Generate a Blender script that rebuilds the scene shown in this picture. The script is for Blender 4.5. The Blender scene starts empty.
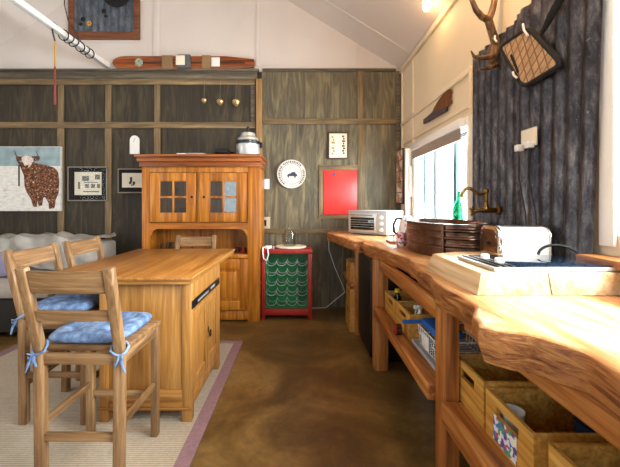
import bpy, bmesh, math, random
from mathutils import Vector, Matrix
random.seed(11)
C = bpy.context.scene.collection
PI = math.pi
F, VX, VY, H = 344.0, 302.0, 204.0, 1.3      # focal length in pixels, vanishing point, eye height
YB, XW = 4.35, 1.25                          # back wall, right wall

# ------------------------------------------------------------------ camera
cd = bpy.data.cameras.new('camera')
cam = bpy.data.objects.new('camera', cd); C.objects.link(cam)
cd.sensor_width = 36.0
cd.lens = 36.0 * F / 620
cd.shift_x = 8 / 620
cd.shift_y = -29.5 / 620
cd.clip_start = 0.02
cam.location = (0, 0, H); cam.rotation_euler = (PI / 2, 0, 0)
bpy.context.scene.camera = cam

# ------------------------------------------------------------------ world, daylight, exposure
w = bpy.data.worlds.new('world'); bpy.context.scene.world = w
w.use_nodes = True
bg = w.node_tree.nodes['Background']
bg.inputs[0].default_value = (0.86, 0.93, 1.0, 1); bg.inputs[1].default_value = 4.0
vs = bpy.context.scene.view_settings
vs.view_transform = 'Standard'; vs.look = 'None'; vs.gamma = 1.0; vs.use_curve_mapping = False
vs.exposure = 0.19


def daylight(name, loc, rot, sx, sy, watt, col):
    l = bpy.data.lights.new(name, 'AREA'); l.shape = 'RECTANGLE'; l.size = sx; l.size_y = sy
    l.energy = watt; l.color = col
    o = bpy.data.objects.new(name, l); C.objects.link(o); o.location = loc; o.rotation_euler = rot
    return o


DAY = (0.95, 0.975, 1.0)
daylight('daylight_kitchen_window', (1.46, 3.16, 1.52), (0, PI / 2, 0), 0.8, 1.2, 115, DAY)
daylight('daylight_near_window', (1.46, 0.45, 1.75), (0, PI / 2, 0), 1.2, 1.8, 300, DAY)
daylight('rear_fill_light', (-0.6, -2.76, 1.7), (PI / 2, 0, PI), 3.5, 1.3, 44, DAY)  # fill light added behind the viewer, shining through the added rear window
daylight('daylight_left_window', (-4.55, 1.0, 1.6), (0, -PI / 2, 0), 1.1, 1.6, 28, DAY)


# ------------------------------------------------------------------ helpers
def at(px, py, Y):
    return Vector(((px - VX) / F * Y, Y, H - (py - VY) / F * Y))


def rw(px, py, X=XW):
    Y = F * X / (px - VX)
    return Vector((X, Y, H - (py - VY) / F * Y))


def hexc(s):
    s = s.lstrip('#')
    v = [int(s[i:i + 2], 16) / 255 for i in (0, 2, 4)]
    return tuple((c / 12.92 if c <= 0.04045 else ((c + 0.055) / 1.055) ** 2.4) for c in v) + (1,)


def base_mat(name, rough=0.5, metal=0.0):
    m = bpy.data.materials.new(name); m.use_nodes = True
    nt = m.node_tree; b = nt.nodes['Principled BSDF']
    b.inputs['Roughness'].default_value = rough; b.inputs['Metallic'].default_value = metal
    return m, nt, b


def coords(nt, scale, kind='Object', rot=(0, 0, 0)):
    tc = nt.nodes.new('ShaderNodeTexCoord'); mp = nt.nodes.new('ShaderNodeMapping')
    mp.inputs['Scale'].default_value = scale; mp.inputs['Rotation'].default_value = rot
    nt.links.new(tc.outputs[kind], mp.inputs[0])
    return mp.outputs[0]


def noise(nt, vec, scale, detail=4, dist=0.0, rough=0.55):
    n = nt.nodes.new('ShaderNodeTexNoise')
    n.inputs['Scale'].default_value = scale; n.inputs['Detail'].default_value = detail
    n.inputs['Distortion'].default_value = dist; n.inputs['Roughness'].default_value = rough
    nt.links.new(vec, n.inputs['Vector'])
    return n.outputs[0]


def ramp(nt, fac, stops):
    r = nt.nodes.new('ShaderNodeValToRGB'); e = r.color_ramp.elements
    while len(e) < len(stops): e.new(0.5)
    for el, (p, c) in zip(e, stops):
        el.position = p; el.color = hexc(c) if isinstance(c, str) else c
    nt.links.new(fac, r.inputs[0])
    return r.outputs[0]


def mix(nt, fac, a, b, mode='MIX'):
    n = nt.nodes.new('ShaderNodeMix'); n.data_type = 'RGBA'; n.blend_type = mode
    for sock, v in ((n.inputs[0], fac), (n.inputs[6], a), (n.inputs[7], b)):
        if hasattr(v, 'is_output'): nt.links.new(v, sock)
        else: sock.default_value = v
    return n.outputs[2]


def bump(nt, b, height, strength=0.3, dist=0.004):
    n = nt.nodes.new('ShaderNodeBump'); n.inputs['Strength'].default_value = strength
    n.inputs['Distance'].default_value = dist
    nt.links.new(height, n.inputs['Height']); nt.links.new(n.outputs[0], b.inputs['Normal'])


def plain(name, col, rough=0.5, metal=0.0, var=0.12, scale=6.0):
    m, nt, b = base_mat(name, rough, metal)
    c = hexc(col)
    n = noise(nt, coords(nt, (1, 1, 1)), scale)
    lo = tuple(x * (1 - var) for x in c[:3]) + (1,); hi = tuple(min(1, x * (1 + var)) for x in c[:3]) + (1,)
    nt.links.new(ramp(nt, n, [(0.3, lo), (0.7, hi)]), b.inputs['Base Color'])
    return m


def wood(name, dark, mid, light, axis='z', rough=0.45, scale=1.0, bands=1.0, bumpy=0.15):
    m, nt, b = base_mat(name, rough)
    s = {'x': (1.4, 24, 24), 'y': (24, 1.4, 24), 'z': (24, 24, 1.4)}[axis]
    v = coords(nt, tuple(k * scale for k in s))
    n1 = noise(nt, v, 1.0 * bands, 5, 1.2, 0.6)
    c1 = ramp(nt, n1, [(0.31, dark), (0.49, mid), (0.68, light)])
    s2 = {'x': (3, 90, 90), 'y': (90, 3, 90), 'z': (90, 90, 3)}[axis]
    v2 = coords(nt, tuple(k * scale for k in s2))
    n2 = noise(nt, v2, 1.0, 3)
    g = ramp(nt, n2, [(0.34, (0.5, 0.47, 0.44, 1)), (0.58, (1, 1, 1, 1))])
    nt.links.new(mix(nt, 0.55, c1, g, 'MULTIPLY'), b.inputs['Base Color'])
    bump(nt, b, n2, bumpy, 0.002)
    return m


def glassy(name, col=(1, 1, 1, 1), tint=0.9, refl=0.08, fres=0.35):
    m = bpy.data.materials.new(name); m.use_nodes = True; nt = m.node_tree
    nt.nodes.remove(nt.nodes['Principled BSDF'])
    t = nt.nodes.new('ShaderNodeBsdfTransparent'); t.inputs[0].default_value = tuple(c * tint for c in col[:3]) + (1,)
    g = nt.nodes.new('ShaderNodeBsdfGlossy'); g.inputs['Roughness'].default_value = 0.02
    lw = nt.nodes.new('ShaderNodeLayerWeight'); lw.inputs[0].default_value = 0.25
    mm = nt.nodes.new('ShaderNodeMath'); mm.operation = 'MULTIPLY_ADD'; mm.inputs[1].default_value = fres; mm.inputs[2].default_value = refl
    nt.links.new(lw.outputs['Fresnel'], mm.inputs[0])
    ms = nt.nodes.new('ShaderNodeMixShader')
    nt.links.new(mm.outputs[0], ms.inputs[0]); nt.links.new(t.outputs[0], ms.inputs[1]); nt.links.new(g.outputs[0], ms.inputs[2])
    nt.links.new(ms.outputs[0], nt.nodes['Material Output'].inputs[0])
    return m


class MB:
    """collects shapes and links them as ONE mesh object"""
    def __init__(self): self.bm = bmesh.new()

    def _add(self, t, m=0):
        for f in t.faces: f.material_index = m
        me = bpy.data.meshes.new('tmp'); t.to_mesh(me); t.free()
        n0 = len(self.bm.faces)
        self.bm.from_mesh(me); bpy.data.meshes.remove(me)

    def box(self, x0, x1, y0, y1, z0, z1, bev=0.0, m=0, mat=None):
        t = bmesh.new(); bmesh.ops.create_cube(t, size=1)
        for v in t.verts:
            v.co = Vector(((x0 + x1) / 2 + v.co.x * (x1 - x0), (y0 + y1) / 2 + v.co.y * (y1 - y0), (z0 + z1) / 2 + v.co.z * (z1 - z0)))
        if bev > 0:
            bmesh.ops.bevel(t, geom=list(t.edges), offset=bev, segments=2, affect='EDGES', profile=0.5)
        if mat is not None: bmesh.ops.transform(t, matrix=mat, verts=t.verts)
        self._add(t, m); return self

    def bar(self, p, q, a, b, bev=0.003, side=(0, 1, 0), m=0, taper=1.0):
        """box of section a (along side) by b from p to q"""
        p, q = Vector(p), Vector(q); d = (q - p); L = d.length; d.normalize()
        s = Vector(side); s = (s - d * s.dot(d)).normalized(); u = d.cross(s)
        t = bmesh.new(); bmesh.ops.create_cube(t, size=1)
        for v in t.verts:
            k = taper if v.co.z > 0 else 1.0
            v.co = p + d * ((v.co.z + .5) * L) + s * (v.co.x * a * k) + u * (v.co.y * b * k)
        if bev > 0: bmesh.ops.bevel(t, geom=list(t.edges), offset=bev, segments=2, affect='EDGES', profile=0.5)
        self._add(t, m); return self

    def tube(self, pts, r, seg=8, cyc=False, m=0, caps=True):
        pts = [Vector(p) for p in pts]; n = len(pts)
        rs = r if isinstance(r, (list, tuple)) else [r] * n
        t = bmesh.new(); rings = []
        up = Vector((0.13, 0.31, 0.94))
        for i in range(n):
            if cyc: d = pts[(i + 1) % n] - pts[i - 1]
            else: d = pts[min(i + 1, n - 1)] - pts[max(i - 1, 0)]
            d.normalize()
            s = up - d * up.dot(d)
            if s.length < 1e-4: s = Vector((1, 0, 0)) - d * d.x
            s.normalize(); up = s; u = d.cross(s)
            rings.append([t.verts.new(pts[i] + (s * math.cos(k * 2 * PI / seg) + u * math.sin(k * 2 * PI / seg)) * rs[i]) for k in range(seg)])
        for i in range(n if cyc else n - 1):
            A, B = rings[i], rings[(i + 1) % n]
            for k in range(seg): t.faces.new((A[k], A[(k + 1) % seg], B[(k + 1) % seg], B[k]))
        if not cyc and caps:
            t.faces.new(rings[0][::-1]); t.faces.new(rings[-1])
        bmesh.ops.recalc_face_normals(t, faces=t.faces)
        self._add(t, m); return self

    def lathe(self, prof, c=(0, 0, 0), seg=28, sx=1.0, sy=1.0, axis='z', m=0, close=False):
        t = bmesh.new(); rings = []
        c = Vector(c)
        for r, z in prof:
            ring = []
            for k in range(seg):
                a = 2 * PI * k / seg
                p = Vector((r * math.cos(a) * sx, r * math.sin(a) * sy, z))
                if axis == 'y': p = Vector((p.x, -p.z, p.y))
                elif axis == 'x': p = Vector((-p.z, p.x, p.y))
                ring.append(t.verts.new(c + p))
            rings.append(ring)
        for A, B in zip(rings, rings[1:] + ([rings[0]] if close else [])):
            for k in range(seg): t.faces.new((A[k], A[(k + 1) % seg], B[(k + 1) % seg], B[k]))
        if not close:
            t.faces.new(rings[0][::-1]); t.faces.new(rings[-1])
        bmesh.ops.remove_doubles(t, verts=t.verts, dist=1e-6)
        bmesh.ops.recalc_face_normals(t, faces=t.faces)
        self._add(t, m); return self

    def prism(self, poly, d, bev=0.0, m=0):
        """poly: 3-D outline, extruded by the vector d"""
        d = Vector(d); t = bmesh.new()
        A = [t.verts.new(Vector(p)) for p in poly]; B = [t.verts.new(Vector(p) + d) for p in poly]
        n = len(A)
        t.faces.new(A[::-1]); t.faces.new(B)
        for i in range(n): t.faces.new((A[i], A[(i + 1) % n], B[(i + 1) % n], B[i]))
        bmesh.ops.recalc_face_normals(t, faces=t.faces)
        if bev > 0: bmesh.ops.bevel(t, geom=list(t.edges), offset=bev, segments=2, affect='EDGES', profile=0.5)
        self._add(t, m); return self

    def surf(self, fn, nu, nv, m=0, thick=None):
        t = bmesh.new()
        g = [[t.verts.new(Vector(fn(i / nu, j / nv))) for j in range(nv + 1)] for i in range(nu + 1)]
        for i in range(nu):
            for j in range(nv): t.faces.new((g[i][j], g[i + 1][j], g[i + 1][j + 1], g[i][j + 1]))
        if thick:
            bmesh.ops.solidify(t, geom=list(t.faces), thickness=thick)
        bmesh.ops.recalc_face_normals(t, faces=t.faces)
        self._add(t, m); return self

    def build(self, name, mats, parent=None, angle=40):
        if not isinstance(mats, (list, tuple)): mats = [mats]
        me = bpy.data.meshes.new(name)
        off = Vector((0, 0, 0)); p = parent
        while p is not None: off += p.location; p = p.parent
        o = bpy.data.objects.new(name, me); C.objects.link(o)
        if parent is None:
            zs = [v.co for v in self.bm.verts]
            off = Vector(((min(v.x for v in zs) + max(v.x for v in zs)) / 2, (min(v.y for v in zs) + max(v.y for v in zs)) / 2, min(v.z for v in zs)))
            o.location = off
        else: o.parent = parent
        for v in self.bm.verts: v.co -= off
        self.bm.to_mesh(me); self.bm.free()
        for m in mats: me.materials.append(m)
        for f in me.polygons: f.use_smooth = True
        me.set_sharp_from_angle(angle=math.radians(angle))
        return o


def tag(o, label, cat, group=None, kind=None):
    o['label'] = label; o['category'] = cat
    if group: o['group'] = group
    if kind: o['kind'] = kind
    return o


def thing(name, label, cat, loc=(0, 0, 0), group=None):
    o = bpy.data.objects.new(name, None); C.objects.link(o); o.location = loc
    o.empty_display_size = 0.05
    return tag(o, label, cat, group)


def struct(o):
    o['kind'] = 'structure'; return o


def kids(o): return [c for c in C.objects if c.parent == o]


def dup(o, label=None, loc=None, rz=None, parent=None):
    c = o.copy(); C.objects.link(c)
    if parent is not None: c.parent = parent
    if label: c['label'] = label
    if loc is not None: c.location = loc
    if rz is not None: c.rotation_euler = (0, 0, rz)
    for k in kids(o): dup(k, parent=c)
    return c


def bx(*a, **k): return MB().box(*a, **k)


# ------------------------------------------------------------------ materials
M = {}
M['ply_dark'] = None


def plywood(name, d, m_, l, rough=0.6):
    m, nt, b = base_mat(name, rough)
    n1 = noise(nt, coords(nt, (5, 5, 0.7)), 2.2, 6, 1.6, 0.62)
    c = ramp(nt, n1, [(0.28, d), (0.5, m_), (0.74, l)])
    n2 = noise(nt, coords(nt, (60, 60, 2)), 1.0, 3)
    g = ramp(nt, n2, [(0.3, (0.7, 0.7, 0.7, 1)), (0.65, (1, 1, 1, 1))])
    nt.links.new(mix(nt, 0.8, c, g, 'MULTIPLY'), b.inputs['Base Color'])
    bump(nt, b, n2, 0.1, 0.002)
    return m


M['ply_left'] = plywood('stained_plywood', '#1e1911', '#362e20', '#5a4d36')
M['ply_right'] = plywood('lighter_plywood', '#3d392c', '#625a46', '#958762')  # same plywood pattern in lighter olive tones for the right bay
M['batten'] = wood('weathered_batten', '#54452f', '#7a6546', '#a58a60', 'x', 0.6)
M['batten_z'] = wood('weathered_stud', '#584830', '#7f6a4a', '#a58a60', 'z', 0.6)
M['batten_dark'] = wood('dark_weathered_batten', '#3a342b', '#5c5346', '#7c705c', 'x', 0.6)
M['stud_pale'] = wood('pale_stud', '#7a5a34', '#9a7648', '#b08c5c', 'z', 0.55)
M['white_wall'] = plain('white_plasterboard', '#d3c9c2', 0.8, var=0.03, scale=2)
M['cream_wall'] = plain('cream_wall_lining', '#e2d2b4', 0.65, var=0.03, scale=2)
M['ceiling'] = plain('white_ceiling_board', '#d9d0c9', 0.8, var=0.02, scale=1.5)
M['white_paint'] = plain('white_paint', '#ecebe6', 0.4, var=0.03)
M['white_gloss'] = plain('white_enamel', '#f0efec', 0.25, var=0.02)
M['bench'] = wood('bench_timber', '#6b3a18', '#a8642c', '#cf9250', 'y', 0.42, 0.7)
M['bench_z'] = wood('bench_post_timber', '#7a4219', '#b06c30', '#cf9250', 'z', 0.45, 0.8)
M['pine'] = wood('orange_pine', '#7a430a', '#b36a1a', '#cf8b2e', 'z', 0.38, 0.6)
M['pine_x'] = wood('orange_pine_rail', '#74400c', '#a86018', '#c47e28', 'x', 0.38, 0.6)
M['oak'] = wood('honey_oak', '#8a5a24', '#a87234', '#bd8a48', 'z', 0.4, 0.9)
M['oak_y'] = wood('honey_oak_top', '#7e4c1c', '#a66c2e', '#c08a46', 'y', 0.3, 0.7)
M['oak_x'] = wood('honey_oak_rail', '#7e5020', '#9f6a2e', '#b88444', 'x', 0.4, 0.9)
M['stool'] = wood('stool_oak', '#60442a', '#86623e', '#a8855c', 'z', 0.45, 1.0)
M['stool_x'] = wood('stool_oak_rail', '#60442a', '#86623e', '#a8855c', 'x', 0.45, 1.0)
M['stool_y'] = wood('stool_oak_side_rail', '#60442a', '#86623e', '#a8855c', 'y', 0.45, 1.0)
M['crate'] = wood('crate_pine', '#a06a22', '#c68f3c', '#dbac5a', 'y', 0.5, 1.0)
M['pale_block'] = wood('pale_laminated_timber', '#b4844f', '#dcb888', '#f0dcba', 'y', 0.4, 0.5)
M['black'] = plain('black_plastic', '#101012', 0.35)
M['black_metal'] = plain('black_iron', '#15140f', 0.4, 0.6)
M['black_fab'] = plain('black_felt', '#131314', 0.9)
M['chrome'] = plain('chrome', '#d8d8d8', 0.15, 1.0, 0.03)
M['steel'] = plain('brushed_steel', '#c9c9c6', 0.36, 0.6, 0.05)
M['brass'] = plain('aged_brass', '#8a6a35', 0.32, 1.0, 0.25, 30)
M['gold'] = plain('polished_brass', '#e6c68a', 0.3, 0.85, 0.1)
M['red'] = plain('red_paint', '#96201a', 0.45, var=0.15, scale=14)
M['red_board'] = plain('red_board_face', '#e2332f', 0.35, var=0.04)
M['green'] = plain('green_enamel', '#0b7a44', 0.35, var=0.35, scale=9)
M['green_glass'] = None
M['blue'] = plain('blue_cloth', '#1c5fb4', 0.6)
M['white_plastic'] = plain('white_plastic', '#e8e8e6', 0.35, var=0.02)
M['grey_plastic'] = plain('grey_plastic', '#a9acb0', 0.4, var=0.04)
M['cream_card'] = plain('cream_card', '#e8e0cc', 0.7, var=0.05)
M['antler'] = wood('antler', '#3e2812', '#6e4a28', '#a08058', 'z', 0.5, 1.5)
M['pane'] = glassy('window_glass', (0.97, 1, 1, 1), 0.97, 0.03)
M['clear_glass'] = glassy('clear_glass', (0.97, 0.99, 0.99, 1), 0.98, 0.02)
M['teal_glass'] = glassy('teal_glass', (0.10, 0.68, 0.52, 1), 0.97, 0.05)
M['dark_glass'] = plain('dark_glass', '#0c0f12', 0.06)
M['alu'] = plain('dark_aluminium', '#2d4650', 0.4, 0.3)


def denim():
    m, nt, b = base_mat('blue_chambray', 0.9)
    n = noise(nt, coords(nt, (1, 1, 1)), 25, 5)
    nt.links.new(ramp(nt, n, [(0.3, '#40557a'), (0.5, '#617a9f'), (0.7, '#8da3c2')]), b.inputs['Base Color'])
    n2 = noise(nt, coords(nt, (1, 1, 1)), 240, 2)
    bump(nt, b, n2, 0.25, 0.002); return m


def concrete():
    m, nt, b = base_mat('stained_concrete', 0.3)
    n = noise(nt, coords(nt, (1, 1, 1)), 1.7, 8, 0.6, 0.65)
    c = ramp(nt, n, [(0.27, '#3f2e15'), (0.45, '#664c26'), (0.58, '#856839'), (0.75, '#a58a5a')])
    n2 = noise(nt, coords(nt, (1, 1, 1)), 14, 6, 0.5, 0.7)
    c2 = ramp(nt, n2, [(0.35, (0.62, 0.6, 0.56, 1)), (0.6, (1, 1, 1, 1))])
    nt.links.new(mix(nt, 0.8, c, c2, 'MULTIPLY'), b.inputs['Base Color'])
    r = nt.nodes.new('ShaderNodeMapRange'); r.inputs[3].default_value = 0.25; r.inputs[4].default_value = 0.5
    nt.links.new(n2, r.inputs[0]); nt.links.new(r.outputs[0], b.inputs['Roughness'])
    bump(nt, b, n2, 0.08, 0.004); return m


def sisal():
    m, nt, b = base_mat('ribbed_sisal', 0.95)
    wv = nt.nodes.new('ShaderNodeTexWave'); wv.inputs['Scale'].default_value = 22; wv.inputs['Distortion'].default_value = 1.2
    wv.inputs['Detail'].default_value = 2; wv.inputs['Detail Scale'].default_value = 3
    wv.bands_direction = 'Y'
    nt.links.new(coords(nt, (1, 1, 1)), wv.inputs['Vector'])
    n = noise(nt, coords(nt, (1, 1, 1)), 60, 3)
    c = ramp(nt, wv.outputs['Fac'], [(0.1, '#a2937e'), (0.6, '#bdae99')])
    c2 = ramp(nt, n, [(0.3, (0.8, 0.8, 0.8, 1)), (0.65, (1, 1, 1, 1))])
    nt.links.new(mix(nt, 0.8, c, c2, 'MULTIPLY'), b.inputs['Base Color'])
    bump(nt, b, wv.outputs['Fac'], 0.5, 0.004); return m


def iron(name, stops, sc=1.0, rough=0.5, metal=0.55):
    m, nt, b = base_mat(name, rough, metal)
    n = noise(nt, coords(nt, (14 * sc, 14 * sc, 5 * sc)), 1.5, 8, 0.4, 0.75)
    c = ramp(nt, n, stops)
    n2 = noise(nt, coords(nt, (1, 1, 1)), 45 * sc, 5, 0.4, 0.7)
    spk = ramp(nt, n2, [(0.62, (0, 0, 0, 1)), (0.72, (.8, .8, .8, 1))])
    nt.links.new(mix(nt, spk, c, hexc('#b9b4ac')), b.inputs['Base Color'])
    bump(nt, b, n2, 0.2, 0.003); return m


def fur():
    m, nt, b = base_mat('printed_cow_coat', 0.7)
    n = noise(nt, coords(nt, (1, 1, 1)), 38, 6, 1.5, 0.7)
    nt.links.new(ramp(nt, n, [(0.36, '#140a06'), (0.48, '#4a2612'), (0.58, '#96592c'), (0.66, '#e0cdb8')]), b.inputs['Base Color'])
    return m


def snowy():
    m, nt, b = base_mat('printed_snow', 0.7)
    n = noise(nt, coords(nt, (1, 1, 2.5)), 14, 6, 0.4, 0.7)
    nt.links.new(ramp(nt, n, [(0.28, '#8d8880'), (0.4, '#d5d2cc'), (0.6, '#e8e6e2')]), b.inputs['Base Color'])
    return m


def speckle(name, cols, scale):
    m, nt, b = base_mat(name, 0.5)
    v = nt.nodes.new('ShaderNodeTexVoronoi'); v.inputs['Scale'].default_value = scale
    nt.links.new(coords(nt, (1, 1, 1)), v.inputs['Vector'])
    sep = nt.nodes.new('ShaderNodeSeparateColor'); nt.links.new(v.outputs['Color'], sep.inputs[0])
    k = len(cols)
    o = ramp(nt, sep.outputs[0], [(i / k, c) for i, c in enumerate(cols)])
    o.node.color_ramp.interpolation = 'CONSTANT'
    nt.links.new(o, b.inputs['Base Color']); return m


def bark_wood():
    """live edge slab: sanded top, darker raw edge colours with knots, figured grain"""
    m, nt, b = base_mat('live_edge_slab', 0.36)
    n1 = noise(nt, coords(nt, (6, 0.9, 6)), 1.3, 6, 1.8, 0.6)
    c = ramp(nt, n1, [(0.28, '#8a5028'), (0.45, '#c08650'), (0.58, '#dcae7c'), (0.74, '#efd2ac')])
    n2 = noise(nt, coords(nt, (70, 4, 70)), 1.0, 4, 0.5)
    g = ramp(nt, n2, [(0.3, (0.72, 0.68, 0.64, 1)), (0.6, (1, 1, 1, 1))])
    c = mix(nt, 0.7, c, g, 'MULTIPLY')
    n3 = noise(nt, coords(nt, (1, 1, 1)), 5.5, 4, 1.0)
    k = ramp(nt, n3, [(0.66, (0, 0, 0, 1)), (0.76, (0.8, 0.8, 0.8, 1))])
    nt.links.new(mix(nt, k, c, hexc('#6a3413')), b.inputs['Base Color'])
    bump(nt, b, n2, 0.15, 0.003); return m


def bark_edge():
    m, nt, b = base_mat('raw_slab_edge', 0.5)
    n1 = noise(nt, coords(nt, (9, 2.2, 26)), 1.5, 7, 1.5, 0.65)
    nt.links.new(ramp(nt, n1, [(0.3, '#3e1f0d'), (0.45, '#8a5026'), (0.6, '#b87c42'), (0.75, '#d3a066')]), b.inputs['Base Color'])
    bump(nt, b, n1, 0.5, 0.01); return m


def quilt():
    m, nt, b = base_mat('quilted_tan_fabric', 0.85)
    def wave(ang):
        wv = nt.nodes.new('ShaderNodeTexWave'); wv.inputs['Scale'].default_value = 6.5; wv.bands_direction = 'Y'
        nt.links.new(coords(nt, (1, 1, 1), rot=(ang, 0, 0)), wv.inputs['Vector'])
        return ramp(nt, wv.outputs['Fac'], [(0.02, (0, 0, 0, 1)), (0.12, (1, 1, 1, 1))])
    q = mix(nt, 1.0, wave(0.35), wave(-0.95), 'MULTIPLY')
    n = noise(nt, coords(nt, (1, 1, 1)), 20, 4)
    c = ramp(nt, n, [(0.3, '#a07e5a'), (0.7, '#c4a078')])
    nt.links.new(mix(nt, q, hexc('#7d5c42'), c), b.inputs['Base Color'])
    bump(nt, b, q, 0.5, 0.006); return m


M['denim'] = denim(); M['concrete'] = concrete(); M['sisal'] = sisal()
M['mauve'] = plain('mauve_binding', '#8d6d72', 0.9, var=0.15, scale=40)
M['iron'] = iron('weathered_corrugated_iron', [(0.3, '#272729'), (0.45, '#55535a'), (0.56, '#7e7b80'), (0.68, '#b4aeac')], 1.0, 0.38, 0.45)
M['iron_art'] = iron('blue_grey_corrugated_iron', [(0.25, '#30343c'), (0.45, '#6c7684'), (0.7, '#a4adb8')], 1.0, 0.5, 0.3)
M['tub'] = plain('rusty_tub_metal', '#6b5344', 0.27, 0.85, 0.5, 14)
M['fur'] = fur(); M['snow'] = snowy()
M['teal_sky'] = plain('printed_grey_blue_sky', '#8ea4aa', 0.7, var=0.28, scale=8)
M['slab'] = bark_wood(); M['slab_edge'] = bark_edge(); M['quilt'] = quilt()
M['sticker'] = speckle('sticker_print', ['#e8e4da', '#3a6fb0', '#e8e4da', '#c04a5a', '#4a9a78', '#d8d8e8', '#5a4a88'], 70)
M['pinkdots'] = speckle('pink_floral', ['#e8dede', '#c05a70', '#f0e8e8', '#d88a98', '#8a3048'], 60)
M['collage'] = speckle('collage_print', ['#a07a5a', '#d8c8b0', '#b89070', '#7a5a40', '#e8dccc', '#b87858'], 14)
M['throw'] = plain('pale_grey_throw', '#d8d2ca', 0.95, var=0.12, scale=12)
M['sofa_fab'] = plain('dark_sofa_fabric', '#2a2724', 0.95)
M['seat_fab'] = plain('stone_sofa_fabric', '#a39c94', 0.95)
M['ski'] = wood('varnished_ski', '#4a1d08', '#8a4213', '#b8661f', 'x', 0.3, 0.8)
M['ski_dark'] = plain('dark_ski_edge', '#2f130a', 0.35)
M['frame_red'] = wood('reddish_frame_timber', '#4a2412', '#74401f', '#8f5630', 'x', 0.5)
M['frame_dark'] = plain('dark_frame', '#19150f', 0.4)
M['frame_grey'] = plain('silvery_frame', '#8c8474', 0.4, 0.3)
M['blind'] = plain('taupe_blind_fabric', '#9a8a80', 0.85)
M['yellow'] = plain('yellow_cap', '#d9b52a', 0.4)


def lampmat(name, col, s):
    m, nt, b = base_mat(name, 0.3)
    b.inputs['Emission Color'].default_value = hexc(col); b.inputs['Emission Strength'].default_value = s
    b.inputs['Base Color'].default_value = hexc(col)
    return m


M['bulb'] = lampmat('warm_bulb', '#ffdca0', 14)

# ------------------------------------------------------------------ room shell
XL, YF = -4.4, -2.6
ZR, XR = 4.72, -1.55                      # ridge
ZE = 2.99                                # eave height at the right wall
SL = (ZR - ZE) / (XW - XR)


def ceil_z(x): return ZE + (XW - x) * SL if x > XR else ZR - (XR - x) * SL


struct(bx(XL - .2, XW + .3, YF - .2, YB + .2, -0.1, 0).build('floor', M['concrete']))
zl = ceil_z(XL)
struct(bx(XL, XW, YB, YB + .12, 0, 2.97).build('wall_back', M['ply_left']))
struct(bx(at(262, 0, YB).x, XW, YB - .012, YB - .0005, 0, 2.969).build('wall_back_panel', M['ply_right']))
struct(MB().prism([(XL, YB, 2.97), (XW, YB, 2.97), (XW, YB, ZE), (XR, YB, ZR), (XL, YB, zl)], (0, .12, 0)).build('wall_gable', M['white_wall']))
# right wall with two window openings
W1 = (2.56, 3.77, 1.14, 1.90)
W2 = (-0.45, 1.375, 1.18, 2.30)
mb = MB()
T = 0.16
mb.box(XW, XW + T, YF, W2[0], 0, ZE); mb.box(XW, XW + T, W2[0], W2[1], 0, W2[2]); mb.box(XW, XW + T, W2[0], W2[1], W2[3], ZE)
mb.box(XW, XW + T, W2[1], W1[0], 0, ZE); mb.box(XW, XW + T, W1[0], W1[1], 0, W1[2]); mb.box(XW, XW + T, W1[0], W1[1], W1[3], ZE)
mb.box(XW, XW + T, W1[1], YB + .12, 0, ZE)
struct(mb.build('wall_right', M['cream_wall']))
# front wall (behind the viewer) with a wide window added for fill light, left wall with a window
mb = MB()
mb.box(XL, -2.4, YF - .12, YF, 0, 2.4); mb.box(1.2, XW + T, YF - .12, YF, 0, 2.4); mb.box(-2.4, 1.2, YF - .12, YF, 0, 1.0)
mb.prism([(XL, YF, 2.4), (XW + T, YF, 2.4), (XW + T, YF, ZE), (XR, YF, ZR), (XL, YF, zl)], (0, -.12, 0))
struct(mb.build('wall_front', M['white_wall']))
mb = MB()
mb.box(XL - .12, XL, YF - .12, .2, 0, zl); mb.box(XL - .12, XL, 1.8, YB + .12, 0, zl)
mb.box(XL - .12, XL, .2, 1.8, 0, 1.05); mb.box(XL - .12, XL, .2, 1.8, 2.15, zl)
struct(mb.build('wall_left', M['white_wall']))
mb = MB()
mb.prism([(XW + T, YF - .12, ZE - T * SL), (XR, YF - .12, ZR), (XR, YF - .12, ZR + .1), (XW + T, YF - .12, ZE - T * SL + .1)], (0, YB - YF + .24, 0))
mb.prism([(XR, YF - .12, ZR), (XL - .12, YF - .12, zl - .12 * SL), (XL - .12, YF - .12, zl - .12 * SL + .1), (XR, YF - .12, ZR + .1)], (0, YB - YF + .24, 0))
struct(mb.build('ceiling', M['ceiling']))
_tn = [0]


def trim(mb, mat):
    _tn[0] += 1
    return struct(mb.build('trim_%d' % _tn[0], mat))


def btrim(px0, py0, px1, py1, mat, t=0.02, bev=0.002, Y=YB):
    a = at(px0, py0, Y - t); b = at(px1, py1, Y - t)
    return trim(bx(min(a.x, b.x), max(a.x, b.x), Y - t, Y, min(a.z, b.z), max(a.z, b.z), bev), mat)


xl = (XL + .001) / YB * F + VX
# left bay battens
btrim(xl, 71, 257, 78.4, M['batten_dark'], .034)
btrim(xl, 78.6, 255, 84.5, M['batten'], .022)
btrim(xl, 122, 255, 128, M['batten'], .022)
for px in (60.5, 108, 157):
    btrim(px - 2.9, 84.7, px + 2.9, 121.8, M['batten_z'], .018)
    btrim(px - 3.1, 128.2, px + 3.1, 309, M['batten_z'], .018)
btrim(250.5, 84.7, 254.8, 121.8, M['batten_dark'], .018)
btrim(256, 78.6, 262, 309, M['stud_pale'], .05)
# ledge on top of the left bay
trim(bx(XL + .001, at(258, 0, 4.2).x, YB - .075, YB, 2.962, 2.985, .003), M['batten_dark'])
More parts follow.
